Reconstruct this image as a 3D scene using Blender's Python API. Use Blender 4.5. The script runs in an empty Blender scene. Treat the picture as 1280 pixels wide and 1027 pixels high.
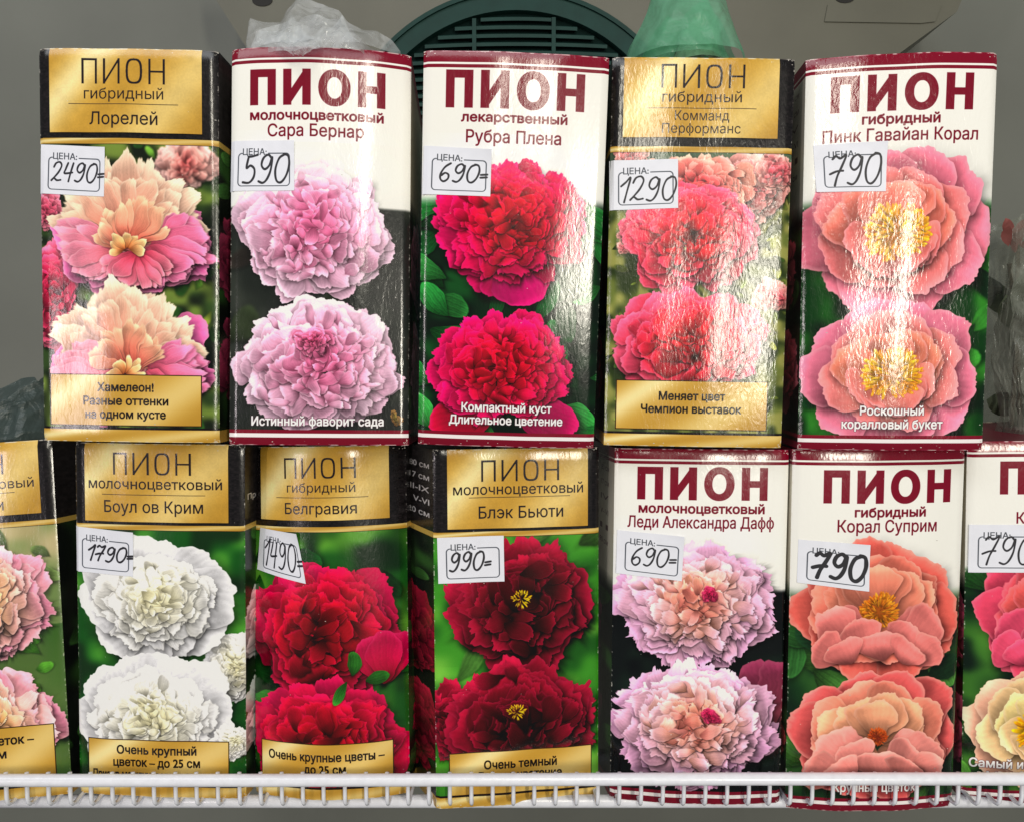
import bpy, math, random
import numpy as np
from mathutils import Vector, Matrix, noise as mnoise

# ------------------------------------------------------------------ camera, light, exposure
S = bpy.context.scene
ZC = 1.40                                   # camera height
cam = bpy.data.cameras.new('camera'); cam.lens = 950 / 1280 * 36; cam.sensor_width = 36
cam.sensor_fit = 'HORIZONTAL'; cam.clip_start = .01; cam.clip_end = 50
co = bpy.data.objects.new('camera', cam); S.collection.objects.link(co)
co.location = (0, -.35, ZC); co.rotation_euler = (math.radians(90 - 2.74), 0, 0)
S.camera = co
w_ = bpy.data.worlds.new('World'); S.world = w_; w_.use_nodes = True
w_.node_tree.nodes['Background'].inputs[0].default_value = (.92, .97, 1, 1)
w_.node_tree.nodes['Background'].inputs[1].default_value = .15
S.view_settings.view_transform = 'Standard'; S.view_settings.look = 'None'
S.view_settings.exposure = 0; S.view_settings.gamma = 1

def area(name, loc, aim, sx, sy, power, col):
    l = bpy.data.lights.new(name, 'AREA'); l.shape = 'RECTANGLE'; l.size = sx; l.size_y = sy
    l.energy = power; l.color = col
    o = bpy.data.objects.new(name, l); S.collection.objects.link(o)
    o.location = loc; o.rotation_euler = (Vector(aim) - Vector(loc)).to_track_quat('-Z', 'Y').to_euler()
    return o
area('ceiling_lamp', (-.5, -1.15, ZC + 1.25), (0, 0, ZC), 1.9, .5, 12.5, (.96, .98, 1))
area('street_doorway', (.66, -1.65, ZC + .13), (.15, 0, ZC + .05), .11, .42, 12.5, (1, .94, .80))
area('shop_tube', (.12, -1.7, ZC + .76), (0, 0, ZC), .032, .66, 9.0, (1, .94, .80))
area('side_streak_lamp', (-1.45, -1.6, ZC - .02), (-.09, 0, ZC - .08), .07, .50, 5.5, (1, .88, .90))  # unseen lamp added for the pinkish streak on the bulging dark carton

# ------------------------------------------------------------------ camera pixels -> points
F_, P_ = 950., math.radians(2.74)
def at(px, py, y):
    """point on the vertical plane y seen at photo pixel px,py"""
    dx, dz = (px - 640) / F_, (513.5 - py) / F_
    c, s = math.cos(P_), math.sin(P_)
    d = Vector((dx, c + dz * s, -s + dz * c))
    t = (y + .35) / d.y
    return Vector((d.x * t, y, ZC + d.z * t))

# ------------------------------------------------------------------ object helpers
COL = S.collection
def tag(o, label=None, cat=None, group=None, kind=None):
    if label: o['label'] = label
    if cat: o['category'] = cat
    if group: o['group'] = group
    if kind: o['kind'] = kind
    return o
def empty(name, loc=(0, 0, 0), rot=(0, 0, 0)):
    o = bpy.data.objects.new(name, None); COL.objects.link(o); o.location = loc; o.rotation_euler = rot
    o.empty_display_size = .02
    return o
def mesh(name, verts, faces, mat, parent=None, uvs=None, smooth=False):
    me = bpy.data.meshes.new(name); me.from_pydata([tuple(v) for v in verts], [], faces)
    if mat: me.materials.append(mat)
    if uvs is not None:
        l = me.uv_layers.new(name='UVMap')
        for p in me.polygons:
            for li in p.loop_indices: l.data[li].uv = uvs[me.loops[li].vertex_index]
    if smooth: me.polygons.foreach_set('use_smooth', [True] * len(me.polygons))
    me.update()
    o = bpy.data.objects.new(name, me); COL.objects.link(o)
    if parent: o.parent = parent
    return o
def gridmesh(name, fn, nu, nv, mat, parent, uvfn=None, smooth=True, u0=0, u1=1, v0=0, v1=1):
    V, U, Fc = [], [], []
    for j in range(nv + 1):
        for i in range(nu + 1):
            u = u0 + (u1 - u0) * i / nu; v = v0 + (v1 - v0) * j / nv
            V.append(fn(u, v)); U.append(uvfn(u, v) if uvfn else (u, 1 - v))
    for j in range(nv):
        for i in range(nu):
            a = j * (nu + 1) + i
            Fc.append((a, a + nu + 1, a + nu + 2, a + 1))
    return mesh(name, V, Fc, mat, parent, U, smooth)
def tube(name, pts, r, mat, parent=None, n=10, cap=True):
    V, Fc = [], []
    pts = [Vector(p) for p in pts]
    for k, p in enumerate(pts):
        d = (pts[min(k + 1, len(pts) - 1)] - pts[max(k - 1, 0)]).normalized()
        up = Vector((1, 0, 0)) if abs(d.x) < .9 else Vector((0, 0, 1))
        a = d.cross(up).normalized(); b = d.cross(a)
        for i in range(n):
            t = 2 * math.pi * i / n
            V.append(p + (a * math.cos(t) + b * math.sin(t)) * r)
    for k in range(len(pts) - 1):
        for i in range(n):
            j = (i + 1) % n
            Fc.append((k * n + i, k * n + j, (k + 1) * n + j, (k + 1) * n + i))
    if cap:
        Fc.append(tuple(range(n))[::-1]); Fc.append(tuple((len(pts) - 1) * n + i for i in range(n)))
    return mesh(name, V, Fc, mat, parent, None, True)
def prism(name, poly, y0, y1, mat, parent=None):
    """polygon (x,z) list extruded from y0 to y1"""
    n = len(poly)
    V = [(x, y0, z) for x, z in poly] + [(x, y1, z) for x, z in poly]
    Fc = [tuple(range(n)), tuple(range(2 * n - 1, n - 1, -1))] + [(i, i + n, (i + 1) % n + n, (i + 1) % n) for i in range(n)]
    o = mesh(name, V, Fc, mat, parent)
    return o

# ------------------------------------------------------------------ materials
def srgb(c):
    c = np.array(c, float) / 255
    return tuple(np.where(c <= .04045, c / 12.92, ((c + .055) / 1.055) ** 2.4)) + (1,)
def plain(name, rgb, rough=.5, noise_scale=0, noise_amt=.15, bump=0, metallic=0, spec=.5):
    m = bpy.data.materials.new(name); m.use_nodes = True; nt = m.node_tree; b = nt.nodes['Principled BSDF']
    c = srgb(rgb)
    b.inputs['Base Color'].default_value = c; b.inputs['Roughness'].default_value = rough
    b.inputs['Metallic'].default_value = metallic; b.inputs['Specular IOR Level'].default_value = spec
    if noise_scale:
        tc = nt.nodes.new('ShaderNodeTexCoord'); n = nt.nodes.new('ShaderNodeTexNoise')
        n.inputs['Scale'].default_value = noise_scale; n.inputs['Detail'].default_value = 6
        nt.links.new(tc.outputs['Object'], n.inputs['Vector'])
        r = nt.nodes.new('ShaderNodeValToRGB')
        r.color_ramp.elements[0].position = .3; r.color_ramp.elements[1].position = .7
        r.color_ramp.elements[0].color = tuple(x * (1 - noise_amt) for x in c[:3]) + (1,)
        r.color_ramp.elements[1].color = tuple(min(1, x * (1 + noise_amt)) for x in c[:3]) + (1,)
        nt.links.new(n.outputs['Fac'], r.inputs['Fac']); nt.links.new(r.outputs['Color'], b.inputs['Base Color'])
        if bump:
            bp = nt.nodes.new('ShaderNodeBump'); bp.inputs['Strength'].default_value = bump
            bp.inputs['Distance'].default_value = .001
            nt.links.new(n.outputs['Fac'], bp.inputs['Height']); nt.links.new(bp.outputs['Normal'], b.inputs['Normal'])
    return m
def printed(name, arr, rough=.26, crinkle=.5, coat=.0):
    """glossy card printed with a picture painted below in code (arr: h x w x 3, top row first)"""
    h, w = arr.shape[:2]
    im = bpy.data.images.new(name, w, h, alpha=False)
    px = np.ones((h, w, 4), np.float32); px[..., :3] = np.clip(arr[::-1], 0, 1)
    im.pixels.foreach_set(px.ravel()); im.update(); im.pack()
    m = bpy.data.materials.new(name); m.use_nodes = True; nt = m.node_tree; b = nt.nodes['Principled BSDF']
    t = nt.nodes.new('ShaderNodeTexImage'); t.image = im; t.interpolation = 'Linear'; t.extension = 'EXTEND'
    nt.links.new(t.outputs['Color'], b.inputs['Base Color'])
    b.inputs['Roughness'].default_value = rough
    if crinkle:
        tc = nt.nodes.new('ShaderNodeTexCoord'); mp = nt.nodes.new('ShaderNodeMapping')
        mp.inputs['Scale'].default_value = (1, 1, .42)
        nt.links.new(tc.outputs['Object'], mp.inputs['Vector'])
        n = nt.nodes.new('ShaderNodeTexNoise'); n.inputs['Scale'].default_value = 620; n.inputs['Detail'].default_value = 2
        n.inputs['Distortion'].default_value = .6
        n2 = nt.nodes.new('ShaderNodeTexNoise'); n2.inputs['Scale'].default_value = 22; n2.inputs['Detail'].default_value = 2
        nt.links.new(mp.outputs['Vector'], n.inputs['Vector']); nt.links.new(mp.outputs['Vector'], n2.inputs['Vector'])
        bp = nt.nodes.new('ShaderNodeBump'); bp.inputs['Strength'].default_value = crinkle; bp.inputs['Distance'].default_value = .00022
        bp2 = nt.nodes.new('ShaderNodeBump'); bp2.inputs['Strength'].default_value = .5; bp2.inputs['Distance'].default_value = .0012
        nt.links.new(n.outputs['Fac'], bp.inputs['Height']); nt.links.new(n2.outputs['Fac'], bp2.inputs['Height'])
        nt.links.new(bp2.outputs['Normal'], bp.inputs['Normal']); nt.links.new(bp.outputs['Normal'], b.inputs['Normal'])
    return m

# ------------------------------------------------------------------ painting the printed pictures
TW, TH = 560, 1204
rs = np.random.RandomState(7)
def C(*c): return np.array(c, np.float32) / 255
def smooth_noise(h, w, cell, seed):
    r = np.random.RandomState(seed); gh, gw = int(h / cell) + 3, int(w / cell) + 3
    g = r.rand(gh, gw).astype(np.float32) * 2 - 1
    y = np.arange(h) / cell; x = np.arange(w) / cell
    yi, xi = y.astype(int), x.astype(int); fy, fx = y - yi, x - xi
    fy = fy * fy * (3 - 2 * fy); fx = fx * fx * (3 - 2 * fx)
    a = g[yi] * (1 - fy)[:, None] + g[yi + 1] * fy[:, None]
    return (a[:, xi] * (1 - fx) + a[:, xi + 1] * fx).astype(np.float32)
WXa = smooth_noise(TH, TW, 60, 1) * 13 + smooth_noise(TH, TW, 22, 2) * 4 + smooth_noise(TH, TW, 8, 21) * .9
WYa = smooth_noise(TH, TW, 60, 3) * 13 + smooth_noise(TH, TW, 22, 4) * 4 + smooth_noise(TH, TW, 8, 22) * .9
FINE = smooth_noise(TH, TW, 3, 5) * .5 + smooth_noise(TH, TW, 9, 6) * .5

def blur(a, r):
    r = int(r)
    if r < 1: return a
    for ax in (0, 1):
        for _ in range(2):
            pad = [(0, 0)] * a.ndim; pad[ax] = (r + 1, r)
            c = np.cumsum(np.pad(a, pad, mode='edge'), axis=ax, dtype=np.float64)
            n = a.shape[ax]
            s1 = [slice(None)] * a.ndim; s2 = [slice(None)] * a.ndim
            s1[ax] = slice(2 * r + 1, 2 * r + 1 + n); s2[ax] = slice(0, n)
            a = ((c[tuple(s1)] - c[tuple(s2)]) / (2 * r + 1)).astype(np.float32)
    return a

def petal(img, bx, by, ang, L, W, c0, c1, edge=None, rnd=None, sh=.5, ruff=.06, notch=0., warp=1., veins=.028, power=1.1, curl=0., lit=.13, tipw=.5):
    """one printed petal: base at bx,by, pointing along ang (0 = right, pi/2 = down)"""
    H, Wd = img.shape[:2]
    R = max(L, W) * 1.3 + 14
    ca, sa = math.cos(ang), math.sin(ang)
    mx, my = bx + ca * L * .5, by + sa * L * .5
    x0, x1, y0, y1 = int(max(0, mx - R)), int(min(Wd, mx + R)), int(max(0, my - R)), int(min(H, my + R))
    if x1 - x0 < 2 or y1 - y0 < 2: return
    yy, xx = np.mgrid[y0:y1, x0:x1].astype(np.float32)
    if warp:
        xx += WXa[y0:y1, x0:x1] * warp; yy += WYa[y0:y1, x0:x1] * warp
    dx, dy = xx - bx, yy - by
    s = (dx * ca + dy * sa) / L
    b = (-dx * sa + dy * ca) / W
    b = b - curl * (s - .4) ** 2
    ss = np.clip(s, 0, 1)
    t = b / (.34 + .66 * np.clip(ss / tipw, 0, 1) ** .8)
    th = np.arctan2(t, s - .5)
    p = rnd.rand(6) * 6.28
    rf = ruff * (np.sin(th * 4 + p[0]) + .7 * np.sin(th * 9 + p[1]) + .35 * np.sin(th * 21 + p[2])) * np.clip(s, 0, 1) ** 2
    if notch: rf += notch * np.exp(-(t / .16) ** 2) * (s > .5)
    r = np.sqrt(((s - .5) / .5) ** 2 + t * t) + rf
    k = min(L * .5, W)
    m = np.clip((1 - r) * k * (.30 + .5 * p[1] / 6.28) + .5, 0, 1)
    reg = img[y0:y1, x0:x1]
    if sh:
        wd_ = np.clip(.42 + (dy * 1.1 + dx * .5 - (math.sin(ang) * 1.1 + ca * .5) * L * .5) / (k * 1.6), .12, 1.1)
        sd = np.clip(1 - (r - 1) / .42, 0, 1) * (r > .9)
        reg *= (1 - sh * sd * sd * wd_)[..., None]
    q = (ss ** power)[..., None]
    col = c0 * (1 - q) + c1 * q
    v = 1 + veins * np.sin(t * 15 + p[3] + FINE[y0:y1, x0:x1] * 3) * (1 - ss * .5) + veins * .7 * np.sin(t * 31 + p[4])
    v += lit * (-t * sa * .9 + t * ca * -.9) + .10 * np.sin(s * 5 + p[5])
    v *= .72 + .28 * np.clip(ss * 2.2, 0, 1)
    v += FINE[y0:y1, x0:x1] * .025
    up_ = np.clip(s * 2 - .7, 0, 1)
    v += (.10 * np.exp(-((s - .93) / .09) ** 2) - .05 * np.exp(-((s - .74) / .10) ** 2)) * up_ - .05 * np.cos(t * 3.1 + p[0])
    col = col * v[..., None]
    if edge is not None:
        e = (np.clip((r - .86) / .12, 0, 1) * np.clip(s * 1.6 - .3, 0, 1))[..., None] * .42
        col = col * (1 - e) + edge * e
    reg *= (1 - m)[..., None]; reg += col * m[..., None]

def ramp(stops, x):
    x = min(max(x, stops[0][0]), stops[-1][0])
    for (a, ca), (b, cb) in zip(stops, stops[1:]):
        if x <= b:
            f = (x - a) / max(1e-6, b - a); return ca * (1 - f) + cb * f
    return stops[-1][1]

def bomb(img, cx, cy, rx, ry, pal, edge, seed, dens=1., deep=.55, ruff=.07, size=1., up=.10, jitter=.14, sh=.5, big=0, coff=(0, -.05), sat=None):
    """a full double bloom: rings of ruffled petals from the rim to the heart"""
    r = np.random.RandomState(seed)
    rings = [(1., 13, .58, .36), (.93, 13, .54, .33), (.82, 14, .48, .28), (.70, 14, .44, .25), (.58, 13, .40, .22),
             (.47, 12, .36, .19), (.36, 10, .32, .17), (.25, 8, .28, .14), (.15, 6, .24, .12), (.06, 5, .2, .11)]
    for (rho, n, L, W) in rings:
        n = int(n * dens)
        order = list(r.permutation(n))
        for k in order:
            a = 2 * math.pi * (k + r.uniform(-.35, .35)) / n
            rr = rho * r.uniform(.88, 1.06)
            j = (1 - rho) * 1.5
            # every petal grows from near the foot of the bloom, a little below its middle
            tx = cx + rx * (rr * math.cos(a) + coff[0] * (1 - rho)); ty = cy + ry * (rr * math.sin(a) + coff[1] * (1 - rho) - up * (1 - rho))
            fx = cx + rx * r.normal(0, .10); fy = cy + ry * (.16 + r.normal(0, .08))
            dx, dy = tx - fx, ty - fy
            if dy > 0 and rho < .62: dy *= -.35 if r.rand() < .55 else .5
            ang = math.atan2(dy, dx) + r.normal(0, .16 + j * .16)
            RR = (rx + ry) / 2
            l = min(max(math.hypot(dx, dy) * .85, L * RR * .62), L * RR * 1.15) * size * r.uniform(.8, 1.15)
            w = W * size * RR * r.uniform(.55, 1.15)
            c1 = ramp(pal, rho * r.uniform(.85, 1.1)) * r.uniform(1 - jitter, 1 + jitter * .8)
            c0 = ramp(pal, rho - .3) * deep * r.uniform(.7, 1.15)
            yy_ = rr * math.sin(a); c1 = c1 * (1.04 - .10 * yy_); c0 = c0 * (1 - .16 * yy_)
            petal(img, tx - math.cos(ang) * l, ty - math.sin(ang) * l, ang, l, w, c0, c1, edge * r.uniform(.9, 1.05) if edge is not None else None,
                  r, sh=sh, ruff=ruff, notch=(.12 if r.rand() < .4 else 0), curl=r.uniform(-.5, .5), power=r.uniform(.7, 1.3))

    ya, yb, xa, xb = max(0, int(cy - ry * 1.3)), min(img.shape[0], int(cy + ry * 1.3)), max(0, int(cx - rx * 1.3)), min(img.shape[1], int(cx + rx * 1.3))
    if yb > ya and xb > xa:
        gy, gx = np.mgrid[ya:yb, xa:xb]; u_, v_ = (gx - cx) / rx, (gy - cy) / ry
        f_ = np.exp(-(u_ ** 2 + v_ ** 2) ** 2 * .5)
        img[ya:yb, xa:xb] *= (1 + f_ * (-.10 * v_ - .05 * u_ + .04 * np.exp(-((u_ + .2) ** 2 + (v_ + .35) ** 2) * 4)))[..., None].astype(np.float32)
    for k in range(int(20 * dens)):
        rho = r.uniform(.08, .86); a = r.uniform(0, 6.283)
        tx = cx + rx * (rho * math.cos(a) + coff[0]); ty = cy + ry * (rho * math.sin(a) + coff[1] - up * (1 - rho))
        aa = math.atan2(math.sin(a) * ry * .5 - ry * .35, math.cos(a) * rx) + r.normal(0, .3)
        l = (rx + ry) / 2 * size * r.uniform(.22, .40); w = l * r.uniform(.18, .36)
        c1 = ramp(pal, rho) * r.uniform(.95, 1.12)
        petal(img, tx - math.cos(aa) * l, ty - math.sin(aa) * l, aa, l, w, ramp(pal, rho - .4) * deep * .95, c1, edge, r, sh=sh, ruff=ruff, curl=r.uniform(-.8, .8))

def stamens(img, cx, cy, rx, ry, seed, n=230, c=(C(250, 205, 70), C(225, 140, 30))):
    r = np.random.RandomState(seed)
    for k in range(n):
        a = r.uniform(0, 6.283); q = math.sqrt(r.rand())
        x, y = cx + rx * q * math.cos(a) * .7, cy + ry * q * math.sin(a) * .7
        aa = math.atan2(math.sin(a) * .8 - .25, math.cos(a)) + r.normal(0, .3)
        l = (rx + ry) * .5 * r.uniform(.28, .5)
        f = r.rand(); col = c[0] * f + c[1] * (1 - f)
        petal(img, x, y, aa, l, l * .15, col * .7, col * 1.05, None, r, sh=.22, ruff=0, warp=.4, veins=0, tipw=.9)

def cup(img, cx, cy, rx, ry, outer, inner, front, edge, seed, stam=None, stam_r=.3, hy=-.05, fr=1.0):
    """a semi-double bowl: broad round petals around a heart of stamens"""
    r = np.random.RandomState(seed)
    def P(ang, rb, L, W, c0, c1, bx=0., by=0., **k):
        dx, dy = math.cos(ang) * rx, math.sin(ang) * ry
        d = math.hypot(dx, dy); a = math.atan2(dy, dx)
        petal(img, cx + bx * rx + dx * rb, cy + by * ry + dy * rb, a, d * L, (rx + ry) / 2 * W, c0, c1, edge, r,
              ruff=.035, sh=.42, veins=.018, tipw=.62, **k)
    n = 10
    for k in r.permutation(n):
        a = 2 * math.pi * (k + r.uniform(-.2, .2)) / n
        P(a, .28, .76 * r.uniform(.9, 1.05), .40, outer * .62, outer * r.uniform(.9, 1.08), warp=.8, curl=r.uniform(-.3, .3))
    n = 8
    for k in r.permutation(n):
        a = 2 * math.pi * (k + .5 + r.uniform(-.2, .2)) / n
        P(a, .16, .68 * r.uniform(.85, 1.05), .36, inner * .7, (outer * .5 + inner * .5) * r.uniform(.92, 1.1), warp=.8, by=-.03)
    for k, a in enumerate([-2.75, -.4, -2.3, -.85, -1.9, -1.25, -1.57]):
        P(a + r.uniform(-.1, .1), .02, .70 * r.uniform(.85, 1.05), .30, inner * .72, inner * r.uniform(.92, 1.08), warp=.8, by=hy + .05)
    if fr <= 0:
        for a in (2.7, .4, 2.2, .9, 1.5, 1.9, 1.2):
            P(a + r.uniform(-.12, .12), .10, .46 * r.uniform(.85, 1.1), .27, inner * .68, (front * .5 + inner * .5) * r.uniform(.92, 1.1), warp=.9, curl=r.uniform(-.5, .5))
    if stam:
        X_, Y_ = cx, cy + hy * ry
        y_0, y_1, x_0, x_1 = max(0, int(Y_ - ry)), int(Y_ + ry), max(0, int(X_ - rx)), int(X_ + rx)
        reg = img[y_0:y_1, x_0:x_1]; gy, gx = np.mgrid[y_0:y_0 + reg.shape[0], x_0:x_0 + reg.shape[1]]
        g_ = np.exp(-(((gx - X_) / (rx * stam_r * .75)) ** 2 + ((gy - Y_) / (ry * stam_r * .7)) ** 2) ** 2)[..., None].astype(np.float32) * .9
        reg *= (1 - g_); reg += stam[1] * .8 * g_
    if stam: stamens(img, cx, cy + hy * ry, rx * stam_r, ry * stam_r * .95, seed + 1, c=stam)
    for a0, bx, by, L, W in [(3.5, -.10, .42, .62, .26), (-.35, .12, .42, .62, .26), (3.95, -.28, .70, .72, .28), (-.75, .30, .70, .72, .28),
                             (4.35, -.12, .82, .66, .28), (-1.1, .20, .84, .62, .28), (3.6, -.40, .95, .52, .25), (-.45, .42, .95, .5, .25),
                             (4.7, .02, .98, .52, .30), (4.2, -.3, 1.03, .45, .26), (5.1, .28, 1.03, .42, .26)]:
        if fr <= 0: break
        P(a0 + r.uniform(-.1, .1), 0, L * .86 * r.uniform(.85, 1.0), W * 1.15, front * .70, front * r.uniform(.92, 1.1), bx=bx, by=by * .70, warp=.8, curl=r.uniform(-.25, .25))

def fan(img, cx, cy, rx, ry, a0, a1, n, L, W, c0, c1, edge, seed, start=.1, ruff=.03):
    r = np.random.RandomState(seed)
    for k in r.permutation(n):
        a = a0 + (a1 - a0) * (k + r.uniform(-.3, .3)) / max(1, n - 1)
        dx, dy = math.cos(a) * rx, math.sin(a) * ry; d = math.hypot(dx, dy)
        petal(img, cx + dx * start, cy + dy * start, math.atan2(dy, dx), d * L * r.uniform(.82, 1.08), (rx + ry) / 2 * W * r.uniform(.7, 1.2), c0 * r.uniform(.85, 1.1), c1 * r.uniform(.93, 1.04), edge, r,
              ruff=ruff, sh=.42, tipw=.65, curl=r.uniform(-.4, .4), power=r.uniform(.7, 1.2))

def leaves(img, n, cols, size, seed, box=None, sh=.4, pts=None, slim=.28):
    r = np.random.RandomState(seed); H, W = img.shape[:2]
    x0, y0, x1, y1 = box or (0, 0, W, H)
    for k in range(n):
        x, y = r.uniform(x0, x1), r.uniform(y0, y1); a = r.uniform(0, 6.28); l = size * r.uniform(.6, 1.3)
        c = cols[r.randint(len(cols))] * r.uniform(.75, 1.2)
        petal(img, x, y, a, l, l * slim * r.uniform(.7, 1.2), c * .7, c, c * 1.25, r, sh=sh, ruff=.01, warp=.4, veins=.10, tipw=.45, curl=r.uniform(-1, 1))

def bokeh(h, w, cols, seed, cell=70, br=5):
    r = np.random.RandomState(seed)
    img = np.zeros((h, w, 3), np.float32) + cols[0]
    for i, c in enumerate(cols[1:]):
        m = np.clip(smooth_noise(h, w, cell / (1 + i * .35), seed + 11 * i) * 1.6 + .15, 0, 1)[..., None]
        img = img * (1 - m) + c * m
    return blur(img, br)

# ---- lettering
def tri_fill(mask, tris):
    H, W = mask.shape
    for t in tris:
        xs, ys = t[:, 0], t[:, 1]
        x0, x1 = int(max(0, xs.min() - 1)), int(min(W, xs.max() + 2)); y0, y1 = int(max(0, ys.min() - 1)), int(min(H, ys.max() + 2))
        if x1 <= x0 or y1 <= y0: continue
        yy, xx = np.mgrid[y0:y1, x0:x1] + .5
        def e(a, b): return (t[b, 0] - t[a, 0]) * (yy - t[a, 1]) - (t[b, 1] - t[a, 1]) * (xx - t[a, 0])
        e0, e1, e2 = e(0, 1), e(1, 2), e(2, 0)
        mask[y0:y1, x0:x1] |= ((e0 >= 0) & (e1 >= 0) & (e2 >= 0)) | ((e0 <= 0) & (e1 <= 0) & (e2 <= 0))
_tc = {}
def text_edges(s):
    if s in _tc: return _tc[s]
    c = bpy.data.curves.new('lettering', 'FONT'); c.body = s; c.resolution_u = 4; c.fill_mode = 'NONE'
    o = bpy.data.objects.new('lettering', c); COL.objects.link(o)
    me = o.evaluated_get(bpy.context.evaluated_depsgraph_get()).to_mesh()
    v = np.zeros(len(me.vertices) * 3, np.float32); me.vertices.foreach_get('co', v); v = v.reshape(-1, 3)[:, :2]
    t = np.zeros(len(me.edges) * 2, np.int32); me.edges.foreach_get('vertices', t)
    out = v[t.reshape(-1, 2)]
    bpy.data.objects.remove(o); bpy.data.curves.remove(c)
    _tc[s] = out
    return out
def scan_fill(shape, edges):
    """even-odd fill of closed outlines given as edges (n,2,2) in pixels"""
    H, W = shape; acc = np.zeros((H, W + 1), np.int32)
    for (xa, ya), (xb, yb) in edges:
        if ya == yb: continue
        if ya > yb: xa, ya, xb, yb = xb, yb, xa, ya
        r0, r1 = int(math.ceil(ya - .5)), int(math.ceil(yb - .5))
        r0 = max(0, r0); r1 = min(H, r1)
        if r1 <= r0: continue
        rows = np.arange(r0, r1); x = xa + (rows + .5 - ya) * (xb - xa) / (yb - ya)
        np.add.at(acc, (rows, np.clip(np.ceil(x - .5), 0, W).astype(int)), 1)
    return (np.cumsum(acc, 1)[:, :W] & 1).astype(bool)
def dilate(m, r):
    out = m.copy(); n = int(math.ceil(r))
    for dy in range(-n, n + 1):
        for dx in range(-n, n + 1):
            if (dx or dy) and dx * dx + dy * dy <= r * r: out |= np.roll(np.roll(m, dy, 0), dx, 1)
    return out
def stamp(img, mask2, x0, y0, col, alpha=1.):
    m = mask2.reshape(mask2.shape[0] // 2, 2, mask2.shape[1] // 2, 2).mean((1, 3)).astype(np.float32)
    H, W = img.shape[:2]; h, w = m.shape
    a, b, c, d = max(0, x0), max(0, y0), min(W, x0 + w), min(H, y0 + h)
    if c <= a or d <= b: return
    m = m[b - y0:d - y0, a - x0:c - x0, None] * alpha
    img[b:d, a:c] = img[b:d, a:c] * (1 - m) + col * m
def text(img, s, cx, base, width, cap, col, bold=0., halo=None):
    t = text_edges(s).copy()
    lo, hi = t[..., 0].min(), t[..., 0].max()
    t[..., 0] = (t[..., 0] - lo) / (hi - lo) * width; t[..., 1] = -t[..., 1] / .72 * cap
    pad = int(cap) + 6
    x0, y0 = int(cx - width / 2) - pad, int(base - cap * 1.5) - 4
    w, h = int(width) + 2 * pad, int(cap * 2.2) + 10
    t[..., 0] += cx - width / 2 - x0; t[..., 1] += base - y0
    m = scan_fill((h * 3, w * 3), t * 3)
    if bold: m = dilate(m, bold * cap * 3)
    m = m.reshape(h, 3, w, 3).mean((1, 3)).repeat(2, 0).repeat(2, 1)
    if halo is not None:
        hm = np.clip(blur(m.astype(np.float32), 3) * 2.6, 0, 1)
        stamp(img, hm, x0, y0, halo, .75)
    stamp(img, m.astype(np.float32), x0, y0, col)
def poly_fill(m, pts):
    pts = np.array(pts, np.float32); c = 0
    tri_fill(m, [np.array([pts[0], pts[i], pts[i + 1]]) for i in range(1, len(pts) - 1)])
def pion(img, cx, base, width, cap, col, bold):
    """the title word drawn letter by letter"""
    k = 2
    x0, y0 = int(cx - width / 2) - 6, int(base - cap) - 8
    m = np.zeros((int(cap + 18) * k, int(width + 14) * k), bool)
    ox, oy = (cx - width / 2 - x0) * k, (base - y0) * k
    U = width * k; Hc = cap * k
    def R(a, b, c, d): poly_fill(m, [(ox + a, oy - b), (ox + c, oy - b), (ox + c, oy - d), (ox + a, oy - d)])
    st = U * (.062 if bold else .026)
    lw = [.195, .205, .235, .20] if bold else [.185, .205, .195, .195]
    gap = (1 - sum(lw)) / 3
    x = 0
    a = x * U; b = a + lw[0] * U                                     # П
    R(a, 0, a + st, Hc); R(b - st, 0, b, Hc); R(a, Hc - st * .92, b, Hc)
    x += lw[0] + gap; a = x * U; b = a + lw[1] * U                   # И
    R(a, 0, a + st, Hc); R(b - st, 0, b, Hc)
    q = st * 1.05
    poly_fill(m, [(ox + a + st * .75, oy), (ox + a + st * .75, oy - q * 1.5), (ox + b - st * .75, oy - Hc), (ox + b - st * .75, oy - Hc + q * 1.5)])
    x += lw[1] + gap; a = x * U; b = a + lw[2] * U                   # О
    yy, xx = np.mgrid[0:m.shape[0], 0:m.shape[1]] + .5
    ccx, ccy = ox + (a + b) / 2, oy - Hc / 2; hw, hh = (b - a) / 2, Hc / 2 * (1.03 if bold else 1.0)
    e = 2.1 if bold else 3.0
    o1 = (abs((xx - ccx) / hw) ** e + abs((yy - ccy) / hh) ** e) < 1
    o2 = (abs((xx - ccx) / (hw - st * 1.02)) ** e + abs((yy - ccy) / (hh - st * .9)) ** e) < 1
    m |= o1 & ~o2
    x += lw[2] + gap; a = x * U; b = a + lw[3] * U                   # Н
    R(a, 0, a + st, Hc); R(b - st, 0, b, Hc); R(a, Hc * .5 - st * .42, b, Hc * .5 + st * .42)
    stamp(img, m.astype(np.float32), x0, y0, col)
def rect(img, x0, y0, x1, y1, col):
    img[int(round(y0)):int(round(y1)), int(round(x0)):int(round(x1))] = col

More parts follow.
